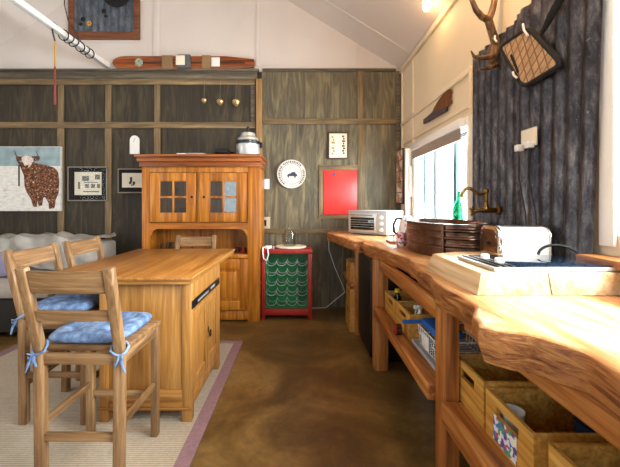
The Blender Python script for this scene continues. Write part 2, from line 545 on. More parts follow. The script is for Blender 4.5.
# right bay
Yr = YB - .0125
btrim(262.6, 118.5, 396, 124, M['batten'], .022, Y=Yr)
btrim(357.5, 71, 363, 118.3, M['batten_z'], .018, Y=Yr)
btrim(358, 124.2, 363.5, 231, M['batten_z'], .012, Y=Yr)
btrim(396.2, 71, 400.5, 240, M['batten_dark'], .03, Y=Yr)
btrim(262.6, 229, 357, 233.5, M['batten'], .016, Y=Yr)
btrim(262.6, 68.5, 396, 71, M['batten_dark'], .02, Y=Yr)
# frame around the red board
for a in ((319, 165, 357.8, 170), (319, 170.2, 323, 215), (319, 215.2, 357.8, 219)):
    btrim(*a, M['batten_z'] if a[2] < 330 else M['batten'], .016, Y=Yr)
# gable cover strips
btrim(153, -60, 159, 66.5, M['white_wall'], .012)
btrim(256, -60, 259, 66.5, M['white_wall'], .012)
btrim(356, 42, 359, 66.5, M['white_wall'], .012)
btrim(262, 65.5, 397, 68.3, M['white_wall'], .02)
# right wall cover strips
def rtrim(y0, y1, z0, z1, mat=None, t=.016):
    return trim(bx(XW - t, XW, y0, y1, z0, z1, .003), mat or M['cream_wall'])
rtrim(2.52, YB - .04, 2.27, 2.315)
rtrim(2.52, YB - .04, 2.93, 2.985, t=.03)
rtrim(-.6, 2.515, 2.93, 2.985, t=.03)
for y in (3.86, YB - .075):
    rtrim(y - .02, y + .02, 1.0, 2.268, t=.014); rtrim(y - .02, y + .02, 2.317, 2.928, t=.014)
rtrim(2.52, YB - .12, 2.02, 2.045, t=.012)
rtrim(2.512, 2.545, .98, 2.268, t=.02)
# ceiling cover strips running along the slope
for y in (1.4, 2.7, 3.9):
    p = [Vector((XW - .04, y, ceil_z(XW - .04) - .003)), Vector((XR, y, ceil_z(XR) - .003))]
    trim(MB().bar(p[0], p[1], .05, .006, .001, side=(0, 1, 0)), M['ceiling'])


def window(n, y0, y1, z0, z1, mull):
    r = struct(bpy.data.objects.new('window_%d' % n, None)); C.objects.link(r); r.location = (XW + .05, (y0 + y1) / 2, z0)
    f = MB()
    e = .014
    f.box(XW - .018, XW - .0005, y0 - .055, y0 + e, z0 - .05, z1 + .055, .003); f.box(XW - .018, XW - .0005, y1 - e, y1 + .055, z0 - .05, z1 + .055, .003)
    f.box(XW - .018, XW - .0005, y0 + e, y1 - e, z1 - e, z1 + .055, .003)
    f.box(XW, XW + T, y0 + .001, y0 + e, z0 + .001, z1 - .001); f.box(XW, XW + T, y1 - e, y1 - .001, z0 + .001, z1 - .001)
    f.box(XW, XW + T, y0 + e, y1 - e, z1 - e, z1 - .001)
    f.build('window_frame', M['white_paint'], r)
    s = MB()
    for a, b in mull: s.box(XW + .078, XW + .098, a, b, z0 + .031, z1 - .031, .003)
    s.box(XW + .078, XW + .098, y0 + .015, y1 - .015, z0 + .001, z0 + .03, .003); s.box(XW + .078, XW + .098, y0 + .015, y1 - .015, z1 - .045, z1 - .015, .003)
    s.build('sash', M['alu'], r)
    bx(XW + .086, XW + .089, y0 + .015, y1 - .015, z0 + .001, z1 - .015).build('pane', M['pane'], r)
    return r


wn = window(1, *W1, mull=[(3.43, 3.47), (2.97, 3.02), (3.73, 3.755), (2.575, 2.59)])
bx(XW - .035, XW + .077, W1[0] + .015, W1[1] - .015, W1[2] + .001, W1[2] + .012, .003).build('window_sill', M['white_paint'], wn)
wn2 = window(2, *W2, mull=[(.4, .46), (-.435, -.41), (1.33, 1.36)])
bx(1.14, XW - .0, W2[0] - .1, 1.435, 1.06, 1.092, .004).build('window_sill', M['bench'], wn2)
r = struct(bpy.data.objects.new('window_4', None)); C.objects.link(r); r.location = (-.6, YF - .06, 1.0)  # unseen window, added as an opening for the rear fill light
mb = MB()
for x in (-2.399, -1.2, 0.0, 1.139): mb.box(x, x + .06, YF - .1, YF - .03, 1.001, 2.399, .003)
mb.box(-2.33, 1.13, YF - .095, YF - .035, 2.34, 2.399); mb.box(-2.33, 1.13, YF - .095, YF - .035, 1.001, 1.06)
mb.build('window_frame', M['white_paint'], r); bx(-2.39, 1.19, YF - .068, YF - .062, 1.002, 2.39).build('pane', M['pane'], r)
r = struct(bpy.data.objects.new('window_3', None)); C.objects.link(r); r.location = (XL - .06, 1, 1.05)
mb = MB()
for y in (.2, .97, 1.74): mb.box(XL - .09, XL - .03, y, y + .06, 1.05, 2.15, .003)
mb.box(XL - .09, XL - .03, .2, 1.8, 2.09, 2.15); mb.box(XL - .09, XL - .03, .2, 1.8, 1.05, 1.11)
mb.build('window_frame', M['white_paint'], r); bx(XL - .063, XL - .058, .2, 1.8, 1.05, 2.15).build('pane', M['pane'], r)

# roller blind
bl = thing('roller_blind', 'taupe roller blind rolled up at the top of the kitchen window', 'blind', (XW - .03, 3.16, 1.75))
bx(XW - .07, XW - .022, 2.58, 3.76, 1.875, 1.945, .008).build('cassette', M['white_gloss'], bl)
bx(XW - .052, XW - .046, 2.60, 3.74, 1.80, 1.874).build('fabric', M['blind'], bl)
bx(XW - .058, XW - .040, 2.60, 3.74, 1.785, 1.7995, .003).build('bottom_bar', M['blind'], bl)

# ------------------------------------------------------------------ corrugated iron on the right wall
def corr(y0, y1, z0, z1, x, seam, amp=.0095, per=.08, slant=0.0):
    n = int((y1 - y0) / per * 10)
    def f(u, v):
        y = y0 + u * (y1 - y0)
        if slant: y = y0 + slant * v * (1 - u) + u * (y1 - y0)
        return (x + amp * math.sin(2 * PI * (y0 + u * (y1 - y0)) / per), y, z0 + v * (z1 - z0))
    return MB().surf(f, n, 2, thick=.0012)


s1 = tag(corr(1.94, 2.505, .972, 2.355, XW - .016, 0).build('corrugated_sheet', M['iron'], angle=70), 'weathered corrugated iron sheet on the wall behind the brass tap', 'metal sheet', 'corrugated iron splashback')
s2 = tag(corr(1.44, 1.955, .972, 2.375, XW - .0335, 0, slant=-.06).build('corrugated_sheet', M['iron'], angle=70), 'weathered corrugated iron sheet on the wall behind the toaster', 'metal sheet', 'corrugated iron splashback')

# ------------------------------------------------------------------ rug
rg = thing('rug', 'beige ribbed sisal rug with a mauve border under the table', 'rug', (-1.5, 1.4, 0))
bx(-2.55, -.635, -.6, 3.19, 0.0005, .007).build('field', M['sisal'], rg)
mb = MB(); mb.box(-.634, -.555, -.68, 3.25, .0005, .008); mb.box(-2.63, -.634, 3.191, 3.25, .0005, .008)
mb.box(-2.63, -2.551, -.68, 3.19, .0005, .008); mb.box(-2.55, -.635, -.68, -.601, .0005, .008)
mb.build('border', M['mauve'], rg)
RZ = .0085

# ------------------------------------------------------------------ work bench
be = thing('workbench', 'long live-edge timber bench running along the right wall under the window', 'bench', (.9, 2.0, 0))
ZT, ZB_ = .97, .868


def slab(edge, y0, y1, zt, zb, back=XW - .05):
    """edge: (Y, X) samples of the wavy front edge; rounded raw edge between top and underside"""
    edge = sorted(edge)
    n = max(8, int((y1 - y0) / .02))
    ys = [y0 + (y1 - y0) * i / n for i in range(n + 1)]
    def ex(y):
        for (a, xa), (b, xb) in zip(edge, edge[1:]):
            if a <= y <= b:
                t = (y - a) / (b - a); t = t * t * (3 - 2 * t)
                return xa + (xb - xa) * t
        return edge[0][1] if y < edge[0][0] else edge[-1][1]
    t = bmesh.new(); rows = []
    rnd = random.Random(5)
    ph = [rnd.uniform(0, 6) for _ in range(6)]
    for y in ys:
        wob = .006 * math.sin(y * 14 + ph[0]) + .002 * math.sin(y * 37 + ph[1])
        wob2 = .008 * math.sin(y * 9 + ph[2]) + .003 * math.sin(y * 21 + ph[3])
        wob3 = .006 * math.sin(y * 12 + ph[4])
        e = ex(y) + wob
        h = zt - zb
        prof = [(back, zb), (e + .012 + wob2, zb + .004 * math.sin(y * 20)), (e + .006 + wob2, zb + .15 * h), (e + .002 + wob3 * .6, zb + .45 * h),
                (e - .004 + wob2 * .4, zb + .75 * h), (e + .004, zt - .008), (e + .018, zt), (e + .12, zt), (back, zt)]
        rows.append([t.verts.new((x, y, z)) for x, z in prof])
    k = len(rows[0])
    for A, B in zip(rows, rows[1:]):
        for i in range(k):
            f = t.faces.new((A[i], A[(i + 1) % k], B[(i + 1) % k], B[i]))
            f.material_index = 1 if 1 <= i <= 4 else 0
    for R_ in (rows[0], rows[-1]):
        f = t.faces.new(R_); f.material_index = 1
    bmesh.ops.recalc_face_normals(t, faces=t.faces)
    m = MB(); me = bpy.data.meshes.new('t'); t.to_mesh(me); t.free(); m.bm.from_mesh(me); bpy.data.meshes.remove(me)
    return m


edge2 = [(-.4, .63), (.2, .60), (.5, .61), (.676, .625), (.7775, .628), (.867, .60), (.905, .535), (.935, .485), (1.0, .51), (1.158, .562), (1.29, .57), (1.437, .576), (1.694, .60), (2.0, .64), (2.14, .653), (2.64, .583), (2.95, .52), (3.1, .53)]
slab(edge2, -1.3, 3.08, ZT, ZB_).build('slab', [M['slab'], M['slab_edge']], be, angle=60)
edge1 = [(3.05, .47), (3.3, .44), (3.6, .40), (3.9, .33), (4.05, .30), (4.2, .34), (4.32, .40)]
slab(edge1, 3.085, 4.29, ZT - .006, ZB_).build('slab', [M['slab'], M['slab_edge']], be, angle=60)


def post(x0, x1, y0, y1, z0=0, z1=ZB_ - .002):
    return bx(x0, x1, y0, y1, z0, z1, .006).build('post', M['bench_z'], be)


post(.585, .64, 1.395, 1.515); post(.565, .67, 2.67, 2.77); post(.53, .58, 3.40, 3.47); post(.95, 1.03, 4.1, 4.2)
post(1.1, 1.19, 1.395, 1.515); post(1.1, 1.19, 2.67, 2.77); post(1.1, 1.19, 3.42, 3.52)
post(.58, .66, -.2, -.1); post(1.1, 1.19, -.2, -.1)
bx(.60, 1.19, -1.29, -1.25, 0, ZB_ - .002, .003).build('end_panel', M['bench_z'], be)  # unseen panel added with the slab's run-on to keep light off the crates
bx(.60, .64, 1.52, 2.665, .785, ZB_ - .002, .004).build('apron', M['bench'], be)
bx(.655, .70, -.095, 1.39, .79, ZB_ - .002, .004).build('apron', M['bench'], be)
bx(.55, .59, 3.475, 4.20, .81, ZB_ - .002, .004).build('apron', M['bench'], be)
SH = .505
bx(.555, .62, 1.52, 2.665, .43, SH, .008).build('rail', M['bench'], be)
bx(.622, 1.19, 1.52, 2.665, SH - .035, SH - .005, .002).build('shelf', M['bench'], be)
bx(.56, .62, -.09, 1.39, .42, SH, .008).build('rail', M['bench'], be)
bx(.622, 1.19, -.09, 1.39, SH - .035, SH - .005, .002).build('shelf', M['bench'], be)
bx(.49, 1.15, 3.475, 4.095, .46, .50, .004).build('shelf', M['bench'], be)
SHZ = SH - .0045

# ------------------------------------------------------------------ crates
def crate(label, x, y, z, w, h, d, grp='pine crates on the bench shelves', sticker=False, name='crate'):
    """w along Y, d along X; the face with the hand hole looks to -X"""
    t = thing(name, label, 'crate', (x, y, z), grp)
    th = .012
    f = MB()
    hw, hz0, hz1 = w * .23, h * .62, h * .82
    X0, X1 = x, x + th
    f.box(X0, X1, y - w / 2, y + w / 2, z, z + hz0, 0); f.box(X0, X1, y - w / 2, y + w / 2, z + hz1, z + h, 0)
    f.box(X0, X1, y - w / 2, y - hw, z + hz0, z + hz1, 0); f.box(X0, X1, y + hw, y + w / 2, z + hz0, z + hz1, 0)
    f.build('front_panel', M['crate'], t)
    bx(x + d - th, x + d, y - w / 2, y + w / 2, z, z + h, .001).build('back_panel', M['crate'], t)
    for s in (-1, 1):
        yy = y + s * (w / 2 - th / 2)
        bx(x + th + .0005, x + d - th - .0005, yy - th / 2, yy + th / 2, z, z + h, .001).build('side_panel', M['crate'], t)
    bx(x + th, x + d - th, y - w / 2 + th, y + w / 2 - th, z, z + .01).build('bottom', M['crate'], t)
    if sticker:
        s = bx(x - .0015, x - .0003, y - w * .20, y + w * .30, z + h * .08, z + h * .62).build('sticker', M['sticker'], t)
        s['label'] = 'colourful printed sticker'
    return t


crate('pine crate with hand hole nearest the big bench post on the near shelf', .645, 1.345, SHZ, .245, .165, .45)
crate('pine crate with a colourful sticker under its hand hole', .645, 1.083, SHZ, .25, .155, .45, sticker=True)
crate('pine crate at the bottom right corner of the photo, nearest the viewer', .645, .775, SHZ, .25, .175, .45)
crate('small pine crate holding the yellow-capped bottle on the far shelf', .632, 2.475, SHZ, .29, .14, .36)
crate('small pine crate holding a white spray bottle on the far shelf', .632, 2.165, SHZ, .29, .15, .36)
crate('pine crate on the upper shelf below the counter oven by the back wall', .49, 3.66, .501, .3, .2, .4)
crate('lower pine crate standing on the floor under the far bench end', .485, 3.66, .0, .34, .26, .4)
crate('pine crate stacked on the floor crate under the far bench end', .49, 3.66, .261, .3, .17, .4)
# things in the crates
t = thing('bottle', 'dark bottle with a yellow cap standing in a small crate', 'bottle', (.70, 2.52, SHZ + .0105))
b0 = t.location
MB().lathe([(.0, 0), (.026, 0), (.028, .01), (.028, .10), (.014, .125), (.014, .14)], b0).build('body', M['dark_glass'], t)
MB().lathe([(.0, .141), (.02, .141), (.02, .168), (.0, .17)], b0).build('cap', M['yellow'], t)
t = thing('spray_bottle', 'white spray bottle standing in a small crate', 'bottle', (.715, 2.09, SHZ + .0105))
b0 = t.location
MB().lathe([(.0, 0), (.03, 0), (.032, .01), (.032, .10), (.012, .13), (.012, .15)], b0).build('body', M['white_plastic'], t)
mb = MB(); mb.box(b0.x - .035, b0.x + .015, b0.y - .01, b0.y + .01, b0.z + .151, b0.z + .175, .003); mb.bar(b0 + Vector((-.02, 0, .152)), b0 + Vector((-.03, 0, .115)), .008, .006, .001)
mb.build('trigger', M['white_plastic'], t)
t = thing('bowl', 'round white bowl inside the stickered crate', 'bowl', (.706, 1.152, SHZ + .0105))
MB().lathe([(.0, 0), (.022, 0), (.034, .07), (.036, .10), (.033, .10), (.031, .07), (.0, .012)], t.location).build('body', M['white_gloss'], t)
t = thing('tub', 'dark blue plastic tub inside the stickered crate', 'tub', (.885, 1.04, SHZ + .0105))
MB().lathe([(.0, 0), (.045, 0), (.05, .125), (.0, .13)], t.location).build('body', plain('navy_plastic', '#16233f', 0.4), t)
MB().lathe([(.0, .1305), (.053, .1305), (.053, .142), (.0, .144)], t.location).build('lid', M['black'], t)
t = thing('roll', 'white paper roll lying in the crate nearest the viewer', 'paper roll', (.80, .80, SHZ + .0605))
MB().lathe([(.015, -.09), (.05, -.09), (.05, .09), (.015, .09)], t.location, axis='y', close=True).build('paper', M['white_plastic'], t)
# blue packet, round tin, dish rack, tray on the far shelf
t = thing('packet', 'blue flat packet lying on top of the wire dish rack', 'packet', (.72, 1.82, SHZ + .1255))
bx(.665, .80, 1.70, 1.925, SHZ + .1255, SHZ + .165, .01).build('wrapper', M['blue'], t)
t = thing('brush', 'blue long dish brush lying across the wire dish rack', 'brush', (.66, 1.945, SHZ + .1))
MB().tube([(.57, 1.945, SHZ + .1345), (.78, 1.945, SHZ + .1345)], [.011, .009], 8).build('handle', M['blue'], t)
t = thing('tin', 'round tin with a reddish lid leaning on the front rail', 'tin', (.585, 2.09, SHZ + .006))
MB().lathe([(.0, -.015), (.033, -.015), (.033, .015), (.0, .015)], (.585, 2.09, SHZ + .0385), axis='x').build('can', M['tub'], t)
MB().lathe([(.0, .016), (.028, .016), (.028, .02), (.0, .021)], (.585, 2.09, SHZ + .0385), axis='x').build('lid', M['red'], t)
t = thing('tray', 'pale grey plastic tray under the wire dish rack', 'tray', (.75, 1.81, SHZ))
mb = MB(); mb.box(.635, .97, 1.64, 1.99, SHZ, SHZ + .008, .003)
for a in ((.635, .645, 1.64, 1.99), (.96, .97, 1.64, 1.99), (.645, .96, 1.64, 1.65), (.645, .96, 1.98, 1.99)): mb.box(*a, SHZ + .008, SHZ + .02, .002)
mb.build('base', M['grey_plastic'], t)
t = thing('dish_rack', 'white wire dish rack standing in the grey tray', 'dish rack', (.75, 1.82, SHZ + .0085))
z0 = SHZ + .011
mb = MB()
for zz, g in ((z0 + .002, .015), (z0 + .06, .008), (z0 + .11, 0.0)):
    mb.tube([(.655 + g, 1.68 + g, zz), (.94 - g, 1.68 + g, zz), (.94 - g, 1.96 - g, zz), (.655 + g, 1.96 - g, zz)], .0035, 6, cyc=True)
mb.build('rails', M['white_gloss'], t)
mb = MB()
for i in range(9):
    y = 1.695 + i * .031
    mb.tube([(.656, y, z0 + .11), (.670, y, z0 + .002), (.925, y, z0 + .002), (.939, y, z0 + .11)], .0024, 5)
mb.build('wires', M['white_gloss'], t)
bx(.6465, .651, 1.76, 1.86, z0 + .03, z0 + .10, .002).build('cutlery_holder', M['white_plastic'], t)
t = thing('storage_box', 'white storage box on the floor under the lower bench shelf', 'storage box', (1.0, 2.45, 0))
mb = MB(); mb.box(.84, 1.16, 2.27, 2.62, 0, .30, .012); mb.build('body', M['white_plastic'], t)
bx(.83, 1.17, 2.26, 2.63, .301, .325, .006).build('lid', M['grey_plastic'], t)

# black fridge
t = thing('mini_fridge', 'black bar fridge standing between the bench posts', 'fridge', (.85, 3.09, 0))
bx(.60, 1.14, 2.80, 3.385, .02, .86, .006).build('body', M['black'], t)
d = bx(.555, .598, 2.80, 3.385, .05, .855, .008).build('door', plain('black_door', '#060607', 0.5), t)
bx(.545, .5545, 2.815, 2.84, .45, .75, .002).build('handle', M['black_metal'], d)
for y in (2.83, 3.33): bx(.6, .65, y, y + .03, 0, .0195).build('foot', M['black'], t)

# ------------------------------------------------------------------ hob block and hob
t = thing('timber_block', 'pale laminated timber plinth carrying the hob on the bench', 'timber block', (.92, 1.5, ZT))
mb = MB()
zt = 1.052
bot = [(.630, 1.236), (XW - .055, 1.236), (XW - .055, 1.80), (.80, 1.80), (.615, 1.72)]
top = [(.645, 1.238), (XW - .055, 1.238), (XW - .055, 1.79), (.81, 1.79), (.652, 1.715)]
tb = bmesh.new()
va = [tb.verts.new((x, y, ZT + .0005)) for x, y in bot]; vb = [tb.verts.new((x, y, zt)) for x, y in top]
tb.faces.new(va[::-1]); tb.faces.new(vb)
for i in range(5): tb.faces.new((va[i], va[(i + 1) % 5], vb[(i + 1) % 5], vb[i]))
bmesh.ops.recalc_face_normals(tb, faces=tb.faces); bmesh.ops.bevel(tb, geom=list(tb.edges), offset=.003, segments=2, affect='EDGES', profile=.5)
mb._add(tb)
mb.build('body', M['pale_block'], t)
mb = MB(); mb.bar((.898, 1.2352, ZT + .004), (.885, 1.2352, zt - .002), .003, .0008, 0, side=(1, 0, 0)); mb.build('joint_line', M['frame_dark'], t)
t = thing('hob', 'flat gas-and-steel hob set on the pale timber plinth', 'hob', (.93, 1.42, zt + .001))
zh = zt + .0012
bx(.70, 1.165, 1.252, 1.555, zh, zh + .014, .004).build('frame', M['steel'], t)
bx(.79, 1.155, 1.262, 1.545, zh + .0142, zh + .018, .001).build('glass_top', plain('blue_black_glass', '#14202e', 0.05), t)
for x in (.715, .745, .77): bx(x, x + .014, 1.265, 1.54, zh + .0142, zh + .020, .002).build('ridge', M['black'], t)
for y in (1.335, 1.44):
    MB().lathe([(.0, .0205), (.017, .0205), (.017, .034), (.013, .038), (.0, .038)], (.765, y, zh), 18).build('knob', M['white_gloss'], t)
t = tag(MB().tube([(1.095 - .065 * math.cos(k * PI / 14), 1.5 - .08 * (k / 14) ** 2, zh + .0255 + .045 * math.sin(k * PI / 14)) for k in range(15)], .006, 8).build('hose', M['black'], angle=80), 'black hose arching over the right side of the hob', 'hose')

# toaster
t = thing('toaster', 'white toaster with a chrome and copper end on the timber plinth', 'toaster', (1.05, 1.69, zt + .0012))
zz = zt + .004
def tprof(y0, y1, z0, z1, r):
    pts = [(y0, z0), (y1, z0)]
    for k in range(7): a = k / 6 * PI / 2; pts.append((y1 - r + r * math.cos(a), z1 - r + r * math.sin(a)))
    for k in range(7): a = PI / 2 + k / 6 * PI / 2; pts.append((y0 + r + r * math.cos(a), z1 - r + r * math.sin(a)))
    return pts
P = tprof(1.605, 1.765, zz, zz + .135, .045)
MB().prism([(.935, y, z) for y, z in P], (.22, 0, 0), .004).build('body', M['white_gloss'], t)
P2 = tprof(1.600, 1.770, zz, zz + .139, .047)
MB().prism([(.915, y, z) for y, z in P2], (.0195, 0, 0), .004).build('end_trim', M['chrome'], t)
P3 = tprof(1.618, 1.752, zz + .012, zz + .122, .038)
MB().prism([(.909, y, z) for y, z in P3], (.0058, 0, 0), .001).build('end_panel', M['tub'], t)
MB().prism([(1.1555, y, z) for y, z in P2], (.01, 0, 0), .004).build('end_trim', M['chrome'], t)
mb = MB()
for y in (1.645, 1.70): mb.box(.96, 1.135, y, y + .022, zz + .1352, zz + .138)
mb.build('slot', M['black'], t)
mb = MB(); mb.box(.898, .9085, 1.67, 1.70, zz + .05, zz + .062, .003); mb.build('lever', M['black'], t)
for x in (.945, 1.13): bx(x, x + .02, 1.62, 1.75, zt + .0006, zz - .0002).build('foot', M['black'], t)

# ------------------------------------------------------------------ corrugated tub basin and tap
t = thing('tub_basin', 'rusty ribbed oval metal tub used as a sink on the bench', 'sink', (.985, 2.40, ZT))
rr = [(.0, .001), (.97, .001)]
prof = []
Hh = .198
for i in range(41):
    z = .002 + Hh * i / 40
    rib = .034 * max(0, math.sin((i - 14) / 27 * 3 * 2 * PI)) if i > 13 else (.012 if i > 1 else 0)
    prof.append((.975 + .025 * i / 40 + rib, z))
prof += [(1.045, Hh + .004), (1.045, Hh + .014), (.975, Hh + .014), (.96, Hh), (.94, .03), (0, .025)]
MB().lathe([(0, .001)] + prof, t.location, 56, .225, .43).build('body', M['tub'], t, angle=50)
mb = MB()
a0 = -2.25
p = Vector((.985 + .225 * 1.03 * math.cos(a0), 2.40 + .43 * 1.03 * math.sin(a0), 0))
mb.bar((p.x, p.y, ZT + .004), (p.x, p.y, ZT + Hh), .014, .004, .001, side=(math.sin(a0) * .225, -math.cos(a0) * .43, 0))
mb.build('seam', M['tub'], t)

t = thing('tap', 'aged brass wall tap with curved spout over the metal tub', 'tap', (1.2, 2.12, 1.25))
Y0 = 2.14
MB().lathe([(0, 0), (.03, 0), (.03, .008), (.018, .014), (.0, .015)], (1.223, Y0, 1.262), axis='x').build('wall_plate', M['brass'], t)
MB().tube([(1.208, Y0, 1.262), (1.18, Y0, 1.262), (1.15, Y0, 1.262), (1.10, Y0, 1.26), (1.07, Y0, 1.258)], [.015, .017, .016, .012, .010], 12).build('body', M['brass'], t)
MB().lathe([(0, 0), (.02, 0), (.02, .012), (.013, .02), (.012, .05), (.016, .055), (.012, .062), (.012, .10), (.017, .105), (.014, .125), (.0, .132)], (1.145, Y0, 1.268), 16).build('column', M['brass'], t)
pts = []
for k in range(13):
    u = k / 12
    pts.append((1.145 - .15 * u, Y0, 1.372 + .012 * math.sin(u * PI * 1.6 + 3.5) + .018 * max(0, math.sin((u - .35) / .65 * PI)) - .02 * max(0, u - .85) / .15))
pts.append((.992, Y0, 1.342))
MB().tube(pts, [.010] * 12 + [.011, .012], 10).build('spout', M['brass'], t)
mb = MB()
for a in range(4):
    d = Vector((0, math.cos(a * PI / 2 + .4), math.sin(a * PI / 2 + .4))) * .032
    mb.tube([Vector((1.062, Y0, 1.258)), Vector((1.062, Y0, 1.258)) + d], [.006, .008], 8)
mb.lathe([(0, -.012), (.012, -.01), (.012, .01), (0, .012)], (1.062, Y0, 1.258), 12, axis='x')
mb.build('cross_handle', M['brass'], t)

# power point with plugs on the iron
c = rw(533, 140, XW - .03)
t = thing('power_point', 'cream power point with two white plugs on the corrugated iron', 'socket', c)
bx(c.x - .022, c.x - .004 - .016, c.y - .06, c.y + .06, c.z - .035, c.z + .06, .004).build('plate', M['cream_card'], t)
for dy, dz in ((.05, -.035), (-.03, -.03)):
    q = bx(c.x - .06, c.x - .0225, c.y + dy - .017, c.y + dy + .017, c.z + dz - .018, c.z + dz + .018, .004).build('plug', M['white_plastic'], t)
    MB().tube([(c.x - .045, c.y + dy, c.z + dz - .019), (c.x - .04, c.y + dy + .01, c.z - .2), (c.x - .035, c.y + dy - .04, c.z - .38), (c.x - .04, c.y + dy - .06, c.z - .52)], .004, 6).build('cable', M['black'], q)

# ------------------------------------------------------------------ antlers and quilted pad
b0 = Vector((XW - .006, 2.20, 2.28))
t = thing('antlers', 'brown deer antler mounted on the right wall above the iron', 'antler', b0)
def ant(pxs, Ys, rs):
    pts = [at(px, py, y) for (px, py), y in zip(pxs, Ys)]
    return MB().tube(pts, [k * 1.25 for k in rs], 10)
ant([(499, 53), (496, 44), (492, 32), (488.5, 20)], [2.16, 2.15, 2.12, 2.1], [.022, .021, .019, .018]).build('beam', M['antler'], t)
ant([(488.5, 20), (482, 17), (476, 10), (471, -2), (469, -14)], [2.1, 2.08, 2.06, 2.05, 2.05], [.017, .015, .013, .010, .004]).build('tine', M['antler'], t)
ant([(488.5, 20), (491.5, 13), (494, 4), (496, -10), (500, -30)], [2.1, 2.1, 2.1, 2.1, 2.1], [.017, .016, .015, .013, .006]).build('tine', M['antler'], t)
ant([(499, 53), (490, 57), (479, 58.5), (474, 56.5), (471, 51)], [2.16, 2.13, 2.08, 2.05, 2.03], [.016, .013, .011, .008, .003]).build('tine', M['antler'], t)
ant([(501, 62), (490, 68), (476, 70)], [2.17, 2.13, 2.08], [.014, .010, .003]).build('tine', M['antler'], t)
MB().lathe([(0, 0), (.045, 0), (.04, .02), (.0, .03)], (XW - .045, 2.165, 2.245), axis='x', sx=1.0, sy=1.5).build('skull_plate', M['antler'], t)

corners = [rw(527, 28, 1.175), rw(560, 64, 1.175), rw(522, 87, 1.175), rw(499, 47, 1.175)]
t = thing('quilted_pad', 'tan quilted pad with black edging hanging on the corrugated iron', 'pot holder', corners[0])
def rounded(cs, r):
    out = []
    n = len(cs)
    for i in range(n):
        a, b, c_ = cs[i - 1], cs[i], cs[(i + 1) % n]
        u = (a - b).normalized() * r; v = (c_ - b).normalized() * r
        for k in range(6):
            s = k / 5
            out.append(b + u * (1 - s) ** 2 + v * s ** 2)
    return out
ol = rounded(corners, .05)
MB().prism([p + Vector((.004, 0, 0)) for p in ol], (.016, 0, 0)).build('pad', M['quilt'], t)
MB().tube([p + Vector((.012, 0, 0)) for p in ol], .014, 8, cyc=True).build('edging', M['black_fab'], t)
for (pa, pb) in (((528, 36), (523, 24)), ((497, 42), (495, 36)), ((513, 72), (517, 78))):
    a, b = rw(pa[0], pa[1], 1.168), rw(pb[0], pb[1], 1.168)
    MB().tube([a, (a + b) / 2 + Vector((-.008, 0, 0)), b], .006, 6).build('loop', M['white_plastic'], t)
MB().bar(rw(511, 55, 1.1755), rw(518, 72, 1.1755), .004, .012, .001, side=(1, 0, 0)).build('label_strip', M['black_fab'], t)
# dark tool cords hanging from above
a = [(563, -20), (560, 0), (552, 14), (546, 26), (541, 36)]
tag(MB().tube([rw(x, y, 1.185) for x, y in a], [.018, .02, .018, .014, .006], 8).build('cord_bundle', M['black_fab'], angle=80), 'dark bundle of cord hanging above the quilted pad', 'cord')

# driftwood ornament on the right wall
pl = [(424.8, 119.7), (433.5, 112), (435.5, 107), (440, 100), (444, 94.5), (451, 88.7), (452.4, 91), (451, 96.5), (452.6, 103), (448.2, 106.5), (447.7, 111), (424.8, 124)]
t = thing('wood_ornament', 'brown and purple wooden ornament hung above the kitchen window', 'ornament', rw(438, 108, XW - .02))
MB().prism([rw(x, y, XW - .012) for x, y in pl], (-.012, 0, 0), .0).build('carving', wood('carved_wood', '#2a1710', '#6a3d20', '#a06a34', 'z', 0.4, 1.5), t)
MB().prism([rw(x, y, XW - .012) for x, y in [(424.8, 119.5), (433, 113.4), (448.2, 106.5), (447.7, 111), (424.8, 124)]], (-.016, 0, 0), .0).build('base_strip', plain('purple_grey_paint', '#4a3f4c', 0.5), t)

# ------------------------------------------------------------------ right wall corner pieces
c0, c1 = rw(396.6 + 3, 150, XW - .02), rw(405, 205, XW - .02)
t = thing('photo_collage', 'narrow brown photo collage on the right wall by the corner', 'picture', (XW - .02, 4.15, 1.5))
bx(1.16, XW - .016, 3.97, 4.22, 1.30, 1.95, .002).build('board', M['frame_dark'], t)
mb = MB()
for i in range(5):
    for j in range(2): mb.box(1.156, 1.1595, 3.98 + j * .12, 4.09 + j * .12, 1.315 + i * .127, 1.43 + i * .127)
mb.build('photos', M['collage'], t)
t = thing('wall_lamp', 'slim white tube fitting standing against the right wall near the corner', 'light fitting', (XW - .05, 3.96, 1.2))
bx(1.17, XW - .018, 3.88, 3.93, 1.18, 1.93, .006).build('body', M['white_gloss'], t)
bx(1.20, XW - .017, 3.835, 3.87, 1.38, 1.72, .003).build('switch_plate', M['cream_card'], t)

# sill things
SZ = W1[2] + .0128
t = thing('glass_bottle', 'teal glass bottle with slender neck on the window sill', 'bottle', (1.268, 2.78, SZ))
MB().lathe([(.0, 0), (.042, 0), (.048, .02), (.050, .10), (.034, .145), (.016, .18), (.012, .25), (.010, .25), (.014, .18), (.031, .145), (.046, .10), (.044, .02), (.0, .006)], t.location, 24).build('body', M['teal_glass'], t)
t = thing('tumbler', 'small clear glass with steel base on the window sill', 'glass', (1.262, 3.46, SZ))
MB().lathe([(.0, 0), (.035, 0), (.04, .015), (.02, .04), (.0, .045)], t.location, 18).build('base', M['steel'], t)
MB().lathe([(.012, .046), (.03, .06), (.036, .15), (.034, .15), (.028, .064), (.012, .05)], t.location, 18).build('cup', M['clear_glass'], t)
t = thing('cup', 'cream cup on the window sill beside the counter oven', 'cup', (1.26, 3.68, SZ))
MB().lathe([(.0, 0), (.03, 0), (.036, .05), (.033, .05), (.027, .006), (.0, .006)], t.location, 18).build('body', M['cream_card'], t)

